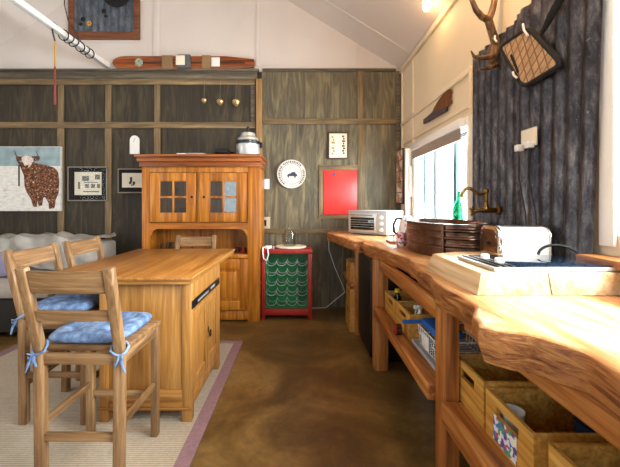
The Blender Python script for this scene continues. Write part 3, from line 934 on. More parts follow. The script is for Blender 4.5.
# counter oven (turned towards the room)
t = thing('counter_oven', 'white countertop oven with glass door and knobs on the bench', 'oven', (0, 0, 0))
Wd, Dp, Hg = .50, .33, .265
f = bx(0, Wd, .012, Dp, .012, Hg, .008).build('body', M['white_gloss'], t)
bx(.0, Wd, .0, .0115, .012, Hg, .003).build('fascia', M['grey_plastic'], t)
d = bx(.02, .38, -.014, -.0005, .03, Hg - .03, .004).build('door', M['steel'], t)
bx(.045, .355, -.0165, -.0145, .055, Hg - .075, .0005).build('door_glass', M['dark_glass'], d)
mb = MB(); mb.tube([(.05, -.035, Hg - .05), (.35, -.035, Hg - .05)], .006, 8); mb.tube([(.06, -.035, Hg - .05), (.06, -.0145, Hg - .05)], .004, 6); mb.tube([(.34, -.035, Hg - .05), (.34, -.0145, Hg - .05)], .004, 6)
mb.build('door_handle', M['chrome'], d)
mb = MB()
for z in (.085, .11, .135, .16): mb.box(.05, .35, -.0172, -.0167, z, z + .003)
mb.build('rack_bars', M['steel'], d)
for z in (.065, .13, .195): MB().lathe([(0, 0), (.02, 0), (.018, .018), (0, .02)], (.44, -.0005, z), 18, axis='y').build('knob', M['white_plastic'], t)
for x in (.03, .45):
    for y in (.04, .28): bx(x, x + .025, y, y + .025, 0, .0118).build('foot', M['black'], t)
t.location = (.525, 3.90, ZT - .0055); t.rotation_euler = (0, 0, -.80)

# kettle, mug, board
t = thing('chopping_board', 'thin wooden board on the bench under the white kettle', 'board', (.86, 2.95, ZT + .0005))
bx(.74, .99, 2.86, 3.04, ZT + .0008, ZT + .014, .003).build('plank', M['pine_x'], t)
t = thing('kettle', 'white electric kettle with black loop handle beside the metal tub', 'kettle', (.90, 2.95, ZT + .0145))
k0 = t.location
MB().lathe([(0, 0), (.075, 0), (.078, .02), (.068, .12), (.055, .19), (.0, .20)], k0, 28).build('body', M['white_gloss'], t)
MB().lathe([(0, .2005), (.045, .2005), (.03, .215), (.012, .22), (.012, .235), (0, .238)], k0, 20).build('lid', M['white_gloss'], t)
mb = MB()
mb.tube([k0 + Vector((-.05, -.02, .195)), k0 + Vector((-.10, -.03, .19)), k0 + Vector((-.125, -.035, .14)), k0 + Vector((-.12, -.035, .08)), k0 + Vector((-.075, -.02, .045))], [.010, .011, .011, .011, .009], 8)
mb.build('handle', M['black'], t)
t = thing('mug', 'pink floral mug standing between kettle and metal tub', 'mug', (.785, 2.72, ZT + .0005))
MB().lathe([(0, 0), (.034, 0), (.038, .01), (.038, .105), (.034, .105), (.032, .012), (0, .010)], t.location, 22).build('body', M['pinkdots'], t)
MB().tube([t.location + Vector((-.037, 0, .085)), t.location + Vector((-.062, 0, .075)), t.location + Vector((-.062, 0, .04)), t.location + Vector((-.037, 0, .025))], .005, 6).build('handle', M['pinkdots'], t)
# cable from the bench end down the wall
pts = [at(334, 236, 4.26), at(328.5, 238, 4.25), at(329, 250, 4.27), at(335, 268, 4.29), at(342, 284, 4.30), at(345, 292, 4.30), (.30, 4.28, .012), (.05, 4.26, .006), (-.2, 4.28, .006)]
tag(MB().tube(pts, .0055, 6).build('power_cable', M['white_plastic'], angle=80), 'thin white cable hanging down from the far bench end', 'cable')

# ------------------------------------------------------------------ hutch dresser
HX0, HX1, HY0, HY1 = -1.77, -.468, 3.80, 4.26
h = thing('hutch', 'orange pine hutch dresser with two glazed doors against the dark wall', 'dresser', ((HX0 + HX1) / 2, (HY0 + HY1) / 2, 0))


def hx(px): return (px - VX) / F * HY0
def hz(py): return H - (py - VY) / F * HY0
zc = hz(167)
ct = MB()
ct.box(HX0 - .052, HX1 + .034, HY0 - .075, HY1 + .0, hz(157.5), hz(155), .003)
ct.box(HX0 - .034, HX1 + .022, HY0 - .05, HY1, hz(162), hz(157.5) - .0005, .006)
ct.box(HX0 - .02, HX1 + .012, HY0 - .025, HY1, hz(167), hz(162) - .0005, .006)
ct.build('cornice', wood('dark_pine_cornice', '#5e300a', '#8f4a14', '#ad6420', 'x', 0.38, 0.6), h)
ZTOP = hz(155)
for x0, x1 in ((HX0, HX0 + .03), (HX1 - .03, HX1)): bx(x0, x1, HY0 + .024, HY1, 0, zc - .001, .002).build('side_panel', M['pine'], h)
bx(HX0 + .03, HX1 - .03, HY1 - .012, HY1, .05, zc - .001).build('back_panel', M['pine'], h)
fr = MB()
fr.box(HX0, hx(149.5), HY0, HY0 + .0235, 0, zc - .001, .003); fr.box(hx(247.5), HX1, HY0, HY0 + .0235, 0, zc - .001, .003)
fr.box(hx(149.5), hx(247.5), HY0, HY0 + .0235, hz(172.5), zc - .001, .002)
fr.box(hx(197), hx(199.8), HY0, HY0 + .0235, hz(222.5), hz(172.5), .001)
fr.box(hx(149.5), hx(247.5), HY0, HY0 + .0235, .02, hz(311), .002)
fr.box(hx(149.5), hx(247.5), HY0, HY0 + .0235, hz(258.5), hz(254.5), .002)
fr.box(hx(196), hx(218.5), HY0, HY0 + .0235, hz(311), hz(258.5), .002)
fr.build('face_frame', M['pine'], h)
# arched valance
xa, xb, za, zb = hx(149.5), hx(247.5), hz(223), hz(229)
arch = [(xa, HY0 + .002, za), (xb, HY0 + .002, za), (xb, HY0 + .002, hz(237))]
for k in range(9): a = k / 8 * PI / 2; arch.append((xb - .012 - .085 * (1 - math.cos(a)) , HY0 + .002, hz(237) + (zb - hz(237)) * math.sin(a)))
for k in range(9): a = (8 - k) / 8 * PI / 2; arch.append((xa + .012 + .085 * (1 - math.cos(a)), HY0 + .002, hz(237) + (zb - hz(237)) * math.sin(a)))
arch.append((xa, HY0 + .002, hz(237)))
MB().prism(arch, (0, .021, 0)).build('valance', M['pine_x'], h)
for z, n in ((hz(254.5), 'niche_board'), (hz(222.5), 'shelf'), (hz(197.5), 'shelf'), (.06, 'shelf')):
    bx(HX0 + .031, HX1 - .031, HY0 + .025, HY1 - .0125, z - .018, z, .001).build(n, M['pine_x'], h)
def gdoor(px0, px1, gx0, gx1, kx):
    y0, y1 = HY0 - .016, HY0 - .001
    d = MB()
    zb, zt2, g0, g1 = hz(222), hz(173), hz(212.5), hz(181.5)
    X0, X1, G0, G1 = hx(px0), hx(px1), hx(gx0), hx(gx1)
    d.box(X0, G0, y0, y1, zb, zt2, .003); d.box(G1, X1, y0, y1, zb, zt2, .003)
    d.box(G0, G1, y0, y1, zb, g0, .003); d.box(G0, G1, y0, y1, g1, zt2, .003)
    o = d.build('door', M['pine'], h)
    b = MB(); mx, mz = (G0 + G1) / 2, (g0 + g1) / 2
    b.box(mx - .011, mx + .011, y0 + .001, y1, g0, g1, .003); b.box(G0, mx - .0115, y0 + .001, y1, mz - .011, mz + .011, .003); b.box(mx + .0115, G1, y0 + .001, y1, mz - .011, mz + .011, .003)
    b.build('glazing_bars', M['pine'], o)
    bx(G0, G1, y1 - .005, y1 - .002, g0, g1).build('pane', glassy('cabinet_glass', (0.8, 0.85, 0.85, 1), .85, .10), o)
    MB().lathe([(0, 0), (.010, 0), (.013, .012), (.0, .018)], (hx(kx), y0, hz(197)), 14, axis='y').build('knob', M['black_metal'], o)
gdoor(150.2, 196.6, 160.5, 186.5, 192.5)
gdoor(200.2, 246.8, 210.5, 236.5, 204.5)
def ldoor(px0, px1):
    y0, y1 = HY0 - .016, HY0 - .001
    X0, X1, zb, zt2 = hx(px0), hx(px1), hz(310), hz(259)
    d = MB(); fw = .09
    d.box(X0, X0 + fw, y0, y1, zb, zt2, .003); d.box(X1 - fw, X1, y0, y1, zb, zt2, .003)
    d.box(X0 + fw, X1 - fw, y0, y1, zb, zb + .10, .003); d.box(X0 + fw, X1 - fw, y0, y1, zt2 - .11, zt2, .003)
    o = d.build('door', M['pine'], h)
    p = MB(); p.box(X0 + fw, X1 - fw, y0 + .008, y1, zb + .10, zt2 - .11); p.box(X0 + fw + .035, X1 - fw - .035, y0 + .001, y0 + .0079, zb + .135, zt2 - .145, .003)
    p.build('raised_panel', M['pine'], o)
    MB().lathe([(0, 0), (.010, 0), (.013, .012), (.0, .018)], (X1 - .04 if px0 < 190 else X0 + .04, y0, (zb + zt2) / 2), 14, axis='y').build('knob', M['black_metal'], o)
ldoor(150.2, 197.5); ldoor(200, 248)
# glasses inside the niche and behind the glass doors
def tumb(label, x, y, z, r=.035, hh=.10, grp='glass tumblers in the hutch', mat=None):
    t = tag(MB().lathe([(0, 0), (r * .8, 0), (r, hh), (r - .003, hh), (r * .8 - .003, .006), (0, .006)], (x, y, z), 18).build('tumbler', mat or M['clear_glass']), label, 'glass', grp)
    return t
zn = hz(254.5) + .0006
tumb('clear tumbler leftmost in the hutch niche', -1.60, 3.90, zn)
tumb('clear taller tumbler beside the stool back in the hutch niche', -1.50, 3.92, zn, .042, .13)
tumb('clear tumbler standing behind the front pair in the hutch niche', -1.56, 4.04, zn, .038, .11)
for i, x in enumerate((-.74, -.67, -.60)):
    tag(MB().lathe([(0, 0), (.028, 0), (.03, .05), (.018, .065), (0, .066)], (x, 3.95, zn), 16).build('jar', [plain('dark_red_jar', '#3a1210', 0.3), M['red'], M['black']][i]), ['dark red jar leftmost of three at the right end of the hutch niche', 'bright red jar between two dark jars in the hutch niche', 'black jar in the right corner of the hutch niche'][i], 'jar', 'small jars in the hutch niche')
z1 = hz(222.5) + .0006; z2 = hz(197.5) + .0006
for i, (x, z, hh) in enumerate(((-1.50, z1, .13), (-1.38, z1, .16), (-1.46, z2, .12), (-.92, z1, .16), (-.82, z1, .12), (-.88, z2, .13))):
    tag(MB().lathe([(0, 0), (.03, 0), (.005, .03), (.005, hh * .45), (.034, hh * .7), (.03, hh), (.027, hh), (.03, hh * .7), (0, hh * .5)], (x, 4.0, z), 16).build('wine_glass', M['clear_glass']),
        ['stemmed glass low left behind the left glazed door', 'stemmed glass low right behind the left glazed door', 'stemmed glass on the upper shelf behind the left glazed door',
         'stemmed glass low left behind the right glazed door', 'stemmed glass low right behind the right glazed door', 'stemmed glass on the upper shelf behind the right glazed door'][i], 'glass', 'stemmed glasses in the hutch')
# on top of the hutch
zt_ = ZTOP + .0006
def tx(px, Y): return (px - VX) / F * Y
t = thing('urn', 'silver lidded urn with a black band on top of the hutch', 'urn', (tx(248, 3.875), 3.875, zt_))
MB().lathe([(0, 0), (.125, 0), (.13, .01), (.13, .125), (.0, .126)], t.location, 30).build('body', M['steel'], t)
MB().lathe([(0, .1265), (.137, .1265), (.14, .155), (.128, .165), (0, .166)], t.location, 30).build('band', M['black'], t)
MB().lathe([(0, .1665), (.12, .1665), (.115, .195), (.085, .215), (.08, .25), (.045, .265), (0, .267)], t.location, 30).build('lid', M['steel'], t)
MB().lathe([(0, .2675), (.025, .2675), (.018, .29), (.022, .31), (.006, .335), (0, .336)], t.location, 16).build('knob', M['black'], t)
mb = MB(); mb.box(t.location.x + .132, t.location.x + .165, 3.86, 3.89, zt_ + .09, zt_ + .15, .006); mb.build('side_handle', M['black'], t)
t = thing('binoculars', 'black binoculars lying on top of the hutch beside the urn', 'binoculars', (tx(222, 3.79), 3.79, zt_))
mb = MB()
for dy in (-.04, .04): mb.lathe([(0, -.08), (.026, -.08), (.03, -.02), (.022, .03), (.02, .07), (0, .07)], (tx(222, 3.79), 3.79 + dy, zt_ + .0305), 16, axis='x')
mb.box(tx(222, 3.79) - .02, tx(222, 3.79) + .03, 3.76, 3.82, zt_ + .02, zt_ + .04, .004)
mb.build('barrels', M['black'], t)
mb = MB(); mb.lathe([(0, 0), (.045, 0), (.05, .03), (.03, .07), (0, .08)], (tx(231, 4.05), 4.08, zt_), 16); tag(mb.build('pouch', M['black_fab']), 'small black pouch on the hutch between binoculars and urn', 'pouch')
tag(bx(tx(190, 3.85), tx(207, 3.85), 3.745, 3.87, zt_, zt_ + .014, .004).build('flat_tin', M['grey_plastic']), 'flat grey case lying on top of the hutch', 'case')
tag(bx(tx(180, 3.85), tx(189, 3.85), 3.745, 3.84, zt_, zt_ + .012, .003).build('notebook', M['cream_card']), 'small pale notebook lying left on top of the hutch', 'notebook')
Yw = 4.325
p0, p1 = at(129.6, 154, Yw), at(139, 154, Yw)
cx_, rr = (p0.x + p1.x) / 2, (p1.x - p0.x) / 2
zs0 = p0.z; zs1 = at(0, 140.5, Yw).z
ol = [(p0.x, Yw, zs0), (p1.x, Yw, zs0)] + [(cx_ + rr * math.cos(a * PI / 12), Yw, zs1 + rr * 1.1 * math.sin(a * PI / 12)) for a in range(13)]
t = thing('plaque', 'white round-topped plaque on the dark wall just left of the hutch top', 'ornament', (cx_, Yw, zs0))
MB().prism(ol, (0, .024, 0), .003).build('slab', M['white_gloss'], t)
MB().tube([(cx_ - .01, Yw - .0015, zs1 - .02), (cx_ + .004, Yw - .0015, zs1 + .02), (cx_ + .014, Yw - .0015, zs1 + .03)], .003, 5).build('motif', M['frame_grey'], t)

# hanging brass hearts
for i, (px, py, r) in enumerate(((204, 101, .033), (220, 102.5, .044), (236, 103, .050))):
    p = at(px, py, 4.27)
    t = thing('hanging_ornament', ['smallest brass bauble, leftmost of three hanging on the dark wall', 'middle brass bauble of the three hanging on the dark wall', 'largest brass heart, rightmost of three hanging on the dark wall'][i], 'ornament', p, 'brass ornaments hanging on the dark wall')
    MB().lathe([(0, -1.0 * r), (.35 * r, -.75 * r), (.8 * r, -.2 * r), (1.0 * r, .3 * r), (.85 * r, .7 * r), (.5 * r, .9 * r), (0.2 * r, .75 * r), (0, .7 * r)], p, 22).build('body', M['gold'], t)
    MB().tube([p + Vector((0, 0, .7 * r)), Vector((p.x, 4.285, at(0, 81, 4.27).z)), Vector((p.x, 4.315, at(0, 81, 4.27).z + .02))], .0022, 5).build('string', M['frame_grey'], t)

# ------------------------------------------------------------------ wall pictures
def bpoly(pts, Y, d, mat, name, parent, bev=0):
    return MB().prism([at(x, y, Y) for x, y in pts], (0, d, 0), bev).build(name, mat, parent)
def rect(x0, y0, x1, y1): return [(x0, y0), (x1, y0), (x1, y1), (x0, y1)]
Yc = 4.285
t = thing('canvas_print', 'large canvas print of a shaggy brown cow in snow', 'picture', at(20, 180, Yc))
bpoly(rect(-30, 146.5, 60.5, 211), Yc, .035, M['snow'], 'canvas', t)
bpoly(rect(-29.6, 147, 60, 166), Yc - .0016, .0014, M['teal_sky'], 'sky', t)
cow = [(25, 163), (29, 160), (35, 163), (45, 165), (54, 167.5), (58, 172), (59.2, 182), (58.5, 193), (55.5, 200), (54.5, 208), (49, 209), (48.5, 203), (45, 197), (43, 198), (42, 205.5), (38.5, 206), (37.5, 200), (36.5, 207), (33, 206.5), (31, 199), (27, 193), (24.5, 186), (24, 176), (20, 166), (17, 161)]
c_ = bpoly(cow, Yc - .004, .0022, M['fur'], 'cow', t)
bpoly([(21, 158), (25, 155.5), (31, 156.5), (33.5, 160), (31, 165), (28, 168), (24, 165)], Yc - .006, .0018, plain('printed_pale_face', '#d8c8bc', .7, var=.4, scale=60), 'face', c_)
bpoly([(15.5, 157), (21, 157.5), (22, 160), (17, 161.5)], Yc - .006, .0018, M['fur'], 'ear', c_)
bpoly([(33.5, 157.5), (40, 156.5), (39, 160.5), (34, 161)], Yc - .006, .0018, M['fur'], 'ear', c_)
MB().tube([at(22, 157.5, Yc - .006), at(16.5, 156.5, Yc - .006), at(14.3, 150.5, Yc - .006)], [.008, .007, .003], 6).build('horn', plain('printed_horn', '#4a3c34', .6), c_)
MB().tube([at(32, 157, Yc - .006), at(38.5, 156.5, Yc - .006), at(36, 151, Yc - .006)], [.008, .007, .003], 6).build('horn', plain('printed_horn_right', '#4a3c34', .6), c_)
bpoly([(25.5, 165), (28.5, 165), (28, 168.5), (26, 168.5)], Yc - .0075, .0014, M['fur'], 'muzzle', c_)
bpoly(rect(18.2, 165, 19.6, 186), Yc - .004, .0022, M['frame_dark'], 'post', t)


def frame(name, label, x0, y0, x1, y1, fw, Y, fm, mat_m, img, mw):
    t = thing(name, label, 'picture', at((x0 + x1) / 2, (y0 + y1) / 2, Y))
    f = MB()
    for r_ in (rect(x0, y0, x1, y0 + fw), rect(x0, y1 - fw, x1, y1), rect(x0, y0 + fw, x0 + fw, y1 - fw), rect(x1 - fw, y0 + fw, x1, y1 - fw)):
        f.prism([at(x, y, Y) for x, y in r_], (0, .025, 0), .002)
    f.build('frame', fm, t)
    bpoly(rect(x0 + fw, y0 + fw, x1 - fw, y1 - fw), Y + .008, .014, mat_m, 'mount', t)
    mx0, my0, mx1, my1 = mw
    p = bpoly(rect(mx0, my0, mx1, my1), Y + .0065, .0014, img, 'print', t)
    return t, p


t, p = frame('framed_print', 'framed black-mounted print of a pale landscape left of the hutch', 67.3, 166.5, 107, 201, 1.0, 4.30, M['frame_grey'], M['black_fab'], M['cream_card'], (74.5, 172, 101.5, 195))
mb = MB()
for x, y, ww, hh in ((82, 176, 7, 5), (95, 174.5, 5, 5), (78, 182, 2, 7), (85, 184, 4, 4), (91, 184, 4, 4), (97, 184, 3, 4), (83, 191, 16, 1.2), (84, 182, 14, .8)):
    mb.prism([at(a, b, 4.3055) for a, b in rect(x, y, x + ww, y + hh)], (0, .0009, 0))
mb.build('drawing', plain('pencil_grey', '#77736a', .7), p)
bx(at(67.3, 0, 4.3).x + .015, at(106, 0, 4.3).x, 4.3025, 4.304, at(0, 200, 4.3).z, at(0, 167.5, 4.3).z).build('pane', glassy('picture_glass', (1, 1, 1, 1), .95, .004, .04), t)
t, p = frame('framed_print', 'small framed print with dark mount half hidden behind the hutch', 117.5, 168.5, 145, 193, 1.0, 4.30, M['frame_grey'], M['black_fab'], M['cream_card'], (122, 173, 143, 187.5))
mb = MB()
for x, y, ww, hh in ((130, 177, 2.2, 5), (129, 181.5, 2.5, 2.5), (132.6, 181.5, 2.5, 3), (131, 184.5, 3, 1)):
    mb.prism([at(a, b, 4.3055) for a, b in rect(x, y, x + ww, y + hh)], (0, .0009, 0))
mb.build('drawing', M['black'], p)
Yq = YB - .045
t, p = frame('framed_print', 'small portrait print in a dark brown frame above the red board', 328, 132, 348.5, 159, 1.3, Yq, plain('brown_frame', '#3a2416', .4), plain('ivory_mount', '#ddd2bd', .7), M['cream_card'], (330.5, 134.5, 346, 156.5))
mb = MB()
for i in range(7):
    mb.prism([at(a, b, Yq + .0055) for a, b in rect(331.5 + (i % 2) * 1.2, 136 + i * 2.8, 333.4 + (i % 3) * .7, 138 + i * 2.8)], (0, .0009, 0))
mb.build('ornament_left', plain('ochre_ink', '#b08848', .7), p)
mb = MB()
for i in range(8):
    mb.prism([at(a, b, Yq + .0055) for a, b in rect(342 + (i % 2) * .9, 135.5 + i * 2.4, 344.2 + (i % 3) * .4, 137.2 + i * 2.4)], (0, .0009, 0))
mb.build('ornament_right', plain('brown_ink', '#4a3024', .7), p)

t = thing('message_board', 'glossy red board with small blue magnet on the back wall', 'board', at(340, 192, Yq))
bpoly(rect(323.6, 170.5, 357.3, 214.5), YB - .026, .010, M['red_board'], 'panel', t, .001)
MB().lathe([(0, 0), (.018, 0), (.016, .006), (0, .007)], at(334, 174.5, YB - .0262), 14, axis='y').build('magnet', plain('blue_magnet', '#27458c', .4), t)

# round plate
pc = at(291.5, 174, YB - .04)
t = thing('wall_plate', 'round white plate with dark lettered rim hung on the back wall', 'plate', pc)
R = 14.6 / F * (YB - .04)
MB().lathe([(0, -.012), (R * .95, -.012), (R, .0), (R * .98, .004), (R * .72, -.001), (0, -.001)], pc, 44, axis='y').build('dish', plain('off_white_glaze', '#d2cec6', .3, var=.05), t)
MB().lathe([(R * .985, .0), (R * 1.012, -.002), (R * 1.012, .004), (R * .985, .006)], pc, 44, axis='y', close=True).build('rim', plain('grey_brown_rim', '#5c5548', .4), t)
MB().lathe([(R * .69, -.0005), (R * .71, -.0005), (R * .71, .0015), (R * .69, .0015)], pc, 44, axis='y', close=True).build('ring', plain('slate_ink', '#3c4450', .5), t)
mb = MB()
for k in range(34):
    a = -PI * .28 + k / 33 * PI * 1.56
    if k in (9, 10, 22): continue
    d = Vector((math.cos(a), 0, math.sin(a))); s = Vector((-math.sin(a), 0, math.cos(a)))
    c0 = pc + d * R * .84 + Vector((0, -.0028, 0)); hw = .006 + .003 * (k % 2); 
    mb.prism([c0 - s * hw * .7 - d * .013, c0 + s * hw * .7 - d * .013, c0 + s * hw + d * .013, c0 - s * hw * .5 + d * .013], (0, -.0008, 0))
mb.build('lettering', plain('black_lettering', '#22242a', .5), t)
mb = MB()
Yp = pc.y - .0014
for q in ([(287, 176.2), (288, 174), (290.5, 173.4), (292, 172), (295, 172), (296, 174), (297.2, 174.4), (297.2, 176.2)], [(287.6, 176.1), (289, 176.1), (289, 177.6), (287.6, 177.6)], [(294.2, 176.1), (295.8, 176.1), (295.8, 177.6), (294.2, 177.6)]):
    mb.prism([at(x, y, Yp) for x, y in q], (0, -.001, 0))
for q in () and ([(285.5, 176.5), (286.5, 173), (290.5, 172.5), (292, 170.5), (296, 170.5), (297.5, 173), (299, 174), (299, 176.5)], [(286.8, 176.4), (288.6, 176.4), (288.6, 178.4), (286.8, 178.4)], [(295.2, 176.4), (297.2, 176.4), (297.2, 178.4), (295.2, 178.4)]):
    mb.prism([at(x, y, Yp) for x, y in q], (0, -.001, 0))
mb.build('truck_motif', plain('navy_ink', '#2a3550', .5), t)

# switches
t = thing('light_switch', 'white light switch on the back wall beside the hutch top', 'switch', at(265.5, 184, YB - .02))
bpoly(rect(262.4, 179, 269.3, 189), YB - .03, .016, M['white_plastic'], 'plate', t, .002)
bpoly(rect(264.8, 182.5, 266.9, 185.5), YB - .034, .0035, M['white_gloss'], 'rocker', t)
t = thing('wall_socket', 'cream wall socket above the red wine rack', 'socket', at(265.5, 222, YB - .03))
bpoly(rect(262.6, 217, 270, 228.5), YB - .03, .016, plain('beige_plate', '#c4b494', .5), 'plate', t, .002)
bpoly(rect(263.6, 220, 266.4, 226), YB - .034, .0035, M['frame_dark'], 'plug', t)

# framed iron with flower, hat
t = thing('framed_iron_art', 'reddish timber frame holding a square of corrugated iron above the dark wall', 'picture', at(104, 20, 4.3))
Yf = 4.305
f = MB()
for r_ in (rect(68, 31.5, 139, 38.5), rect(68, -42, 139, -35), rect(68, -35, 73.5, 31.5), rect(133.5, -35, 139, 31.5)): f.prism([at(x, y, Yf) for x, y in r_], (0, .04, 0), .003)
f.build('frame', M['frame_red'], t)
a, b = at(73.5, -35, Yf), at(133.5, 31.5, Yf)
MB().surf(lambda u, v: (a.x + u * (b.x - a.x), Yf + .018 + .008 * math.sin(u * (b.x - a.x) / .085 * 2 * PI), b.z + v * (a.z - b.z)), 80, 1, thick=.001).build('corrugated_panel', M['iron_art'], t, angle=70)
g = MB()
for (x, y, r) in ((83, 19, .03), (81, 24, .025), (104, 11, .03), (106, 16, .022)):
    g.lathe([(0, 0), (r, 0), (r * .6, .012), (0, .016)], at(x, y, Yf + .006), 10, axis='y')
g.build('dark_leaves', M['black_fab'], t)
g = MB()
for k in range(6):
    p = at(89, 23.5, Yf + .004) + Vector((math.cos(k * PI / 3), 0, math.sin(k * PI / 3))) * .022
    g.lathe([(0, 0), (.014, 0), (.010, .010), (0, .012)], p, 10, axis='y')
g.build('flower', plain('ochre_petals', '#c09040', .6), t)
t = thing('hat', 'black brimmed hat hung on the framed corrugated iron', 'hat', at(117, -4, Yf - .02))
hc = at(117, -6, Yf - .004)
MB().lathe([(0, 0), (.17, 0), (.175, .008), (.12, .02), (.095, .03), (.085, .085), (.05, .10), (0, .098)], hc, 30, sx=1.0, sy=.98, axis='y').build('crown_and_brim', M['black_fab'], t)
MB().lathe([(.097, .03), (.101, .03), (.099, .05), (.095, .05)], hc, 30, axis='y', close=True).build('hat_band', M['frame_dark'], t)

# vintage ski on the ledge
Ysk = 4.30
t = thing('water_ski', 'varnished wooden ski with straps lying along the wall ledge', 'ski', at(180, 66, Ysk))
zs = 2.9858
def skx(px): return (px - VX) / F * Ysk
zhi = H - (56 - VY) / F * Ysk
ol = []
x0, x1 = skx(112), skx(254)
hh = zhi - zs
for k in range(9): a = PI / 2 + k / 8 * PI; ol.append((x0 + .16 + .16 * math.cos(a), Ysk, zs + hh / 2 + hh / 2 * math.sin(a) * (1 if 1 else 0)))
ol += [(skx(225), Ysk, zs), (x1, Ysk, zs + hh * .15), (x1 + .01, Ysk, zs + hh * .5), (x1, Ysk, zs + hh * .78), (skx(225), Ysk, zhi)]
MB().prism(ol, (0, .03, 0), .004).build('board', M['ski'], t)
bx(x0 + .3, skx(245), Ysk - .004, Ysk - .0005, zs + hh * .42, zs + hh * .52).build('centre_groove', M['ski_dark'], t)
for px0, px1, mt in ((162, 173, plain('tan_strap', '#8a6a48', .7)), (202, 211, plain('tan_strap_rear', '#8a6a48', .7))):
    bx(skx(px0), skx(px1), Ysk - .012, Ysk + .0425, zs + .0005, zhi + .006, .003).build('strap', mt, t)
bx(skx(178), skx(191), Ysk - .035, Ysk - .0045, zs + .005, zhi + .008, .008).build('foot_binding', plain('grey_rubber', '#55585a', .6), t)
bx(skx(177), skx(186), Ysk - .05, Ysk - .0355, zs + .035, zhi - .01, .006).build('toe_strap', M['cream_card'], t)
bx(skx(211.5), skx(220), Ysk - .012, Ysk - .0045, zs + .03, zhi - .02, .004).build('heel_pad', M['white_plastic'], t)
MB().lathe([(0, 0), (.05, 0), (.05, .004), (0, .005)], (skx(139), Ysk - .0002, zs + hh / 2), 20, axis='y').build('emblem', plain('green_cream_emblem', '#8f9a84', .5, var=.6, scale=40), t)

# white rail with rings, hanging stick
zp = 3.03
t = thing('rail_beam', 'white square steel rail running overhead to the back wall', 'rail', (-2.43, 2, zp))
MB().bar((-2.43, YB - .036, zp), (-2.43, .2, zp), .055, .055, .004, side=(0, 0, 1)).build('tube', M['white_gloss'], t)
rg_ = [(63.5, 38), (69, 39), (74, 42), (80, 45.5), (85, 49), (89.5, 51.5)]
for i, (px, py) in enumerate(rg_):
    Y = 2.43 * F / (VX - px)
    n = 20
    tilt = (-.012, .012, .016, -.014, .012, -.012)[i]
    pts = [(-2.43 + .052 * math.cos(k * 2 * PI / n), Y + tilt * math.sin(k * 2 * PI / n), zp - .008 + .050 * math.sin(k * 2 * PI / n)) for k in range(n)]
    tag(MB().tube(pts, .006, 6, cyc=True).build('rail_ring', M['black_metal'], angle=80), ['black ring on the overhead rail nearest the viewer', 'second black ring along the overhead rail from the viewer', 'third black ring along the overhead rail from the viewer', 'fourth black ring along the overhead rail from the viewer', 'fifth black ring along the overhead rail from the viewer', 'black ring on the overhead rail nearest the back wall'][i], 'ring', 'rings on the overhead rail')
Ys = 2.43 * F / (VX - 55)
t = thing('hanging_stick', 'thin red and yellow stick hanging by a hook from the overhead rail', 'stick', (-2.43, Ys, 2.4))
MB().tube([(-2.43, Ys + .045, zp - .02), (-2.43, Ys + .03, zp + .042), (-2.43, Ys - .02, zp + .045), (-2.43, Ys - .045, zp), (-2.43, Ys - .03, zp - .06), (-2.43, Ys, zp - .13)], .008, 6).build('hook', M['black'], t)
MB().tube([(-2.43, Ys, zp - .131), (-2.43, Ys, zp - .38)], .009, 8).build('upper_shaft', plain('ochre_paint', '#b88a2c', .4), t)
MB().tube([(-2.43, Ys, zp - .381), (-2.43, Ys, zp - .75)], [.009, .012], 8).build('lower_shaft', plain('dark_red_paint', '#7a2a20', .5), t)
tag(MB().tube([at(64, -20, 3.9), at(64.5, 5, 3.9), at(68, 20, 3.9), at(75, 31, 3.9), (-2.43, 3.8, zp + .04)], .006, 6).build('wire', M['black'], angle=80), 'thin black wire hanging down to the overhead rail', 'wire')

# ------------------------------------------------------------------ sofa with throw
t = thing('sofa', 'dark sofa with pale seat along the back wall left of the hutch', 'sofa', (-3.2, 3.75, 0))
bx(-4.2, -2.27, 3.30, 4.22, .06, .38, .02).build('base', M['sofa_fab'], t)
bx(-4.2, -2.42, 3.28, 3.90, .385, .53, .05).build('seat_cushion', M['seat_fab'], t)
bx(-4.2, -2.27, 3.92, 4.24, .385, .87, .05).build('backrest', M['seat_fab'], t)
bx(-2.41, -2.27, 3.30, 3.915, .385, .60, .04).build('armrest', M['sofa_fab'], t)
for x in (-4.1, -2.4): bx(x, x + .06, 3.4, 3.46, 0, .059).build('foot', M['black'], t)
def thr(u, v):
    x = -4.15 + u * 1.86
    wv = .03 * math.sin(x * 9 + v * 3) + .02 * math.sin(x * 19 + v * 7) + .015 * math.sin(v * 17 + x * 4)
    L = v * .95
    if L < .42: y, z = 3.900 - .035, .545 + L * .82
    else:
        s = (L - .42)
        y, z = 3.865 + min(s, .40), .895
    if .36 < L < .48: z = .87 + .02; y = 3.875
    return (x, y - abs(wv) - .004, z + .018 * math.sin(x * 6 + 1) + abs(wv) * .9 + .01)
tag(MB().surf(thr, 90, 26, thick=.008).build('throw', M['throw'], angle=80), 'pale grey crumpled throw draped over the sofa back', 'throw')
tag(bx(-3.32, -2.95, 3.55, 3.68, .535, .80, .06).build('cushion', plain('lilac_cushion', '#8a86a4', .9)), 'lilac cushion on the sofa at the left edge', 'cushion')

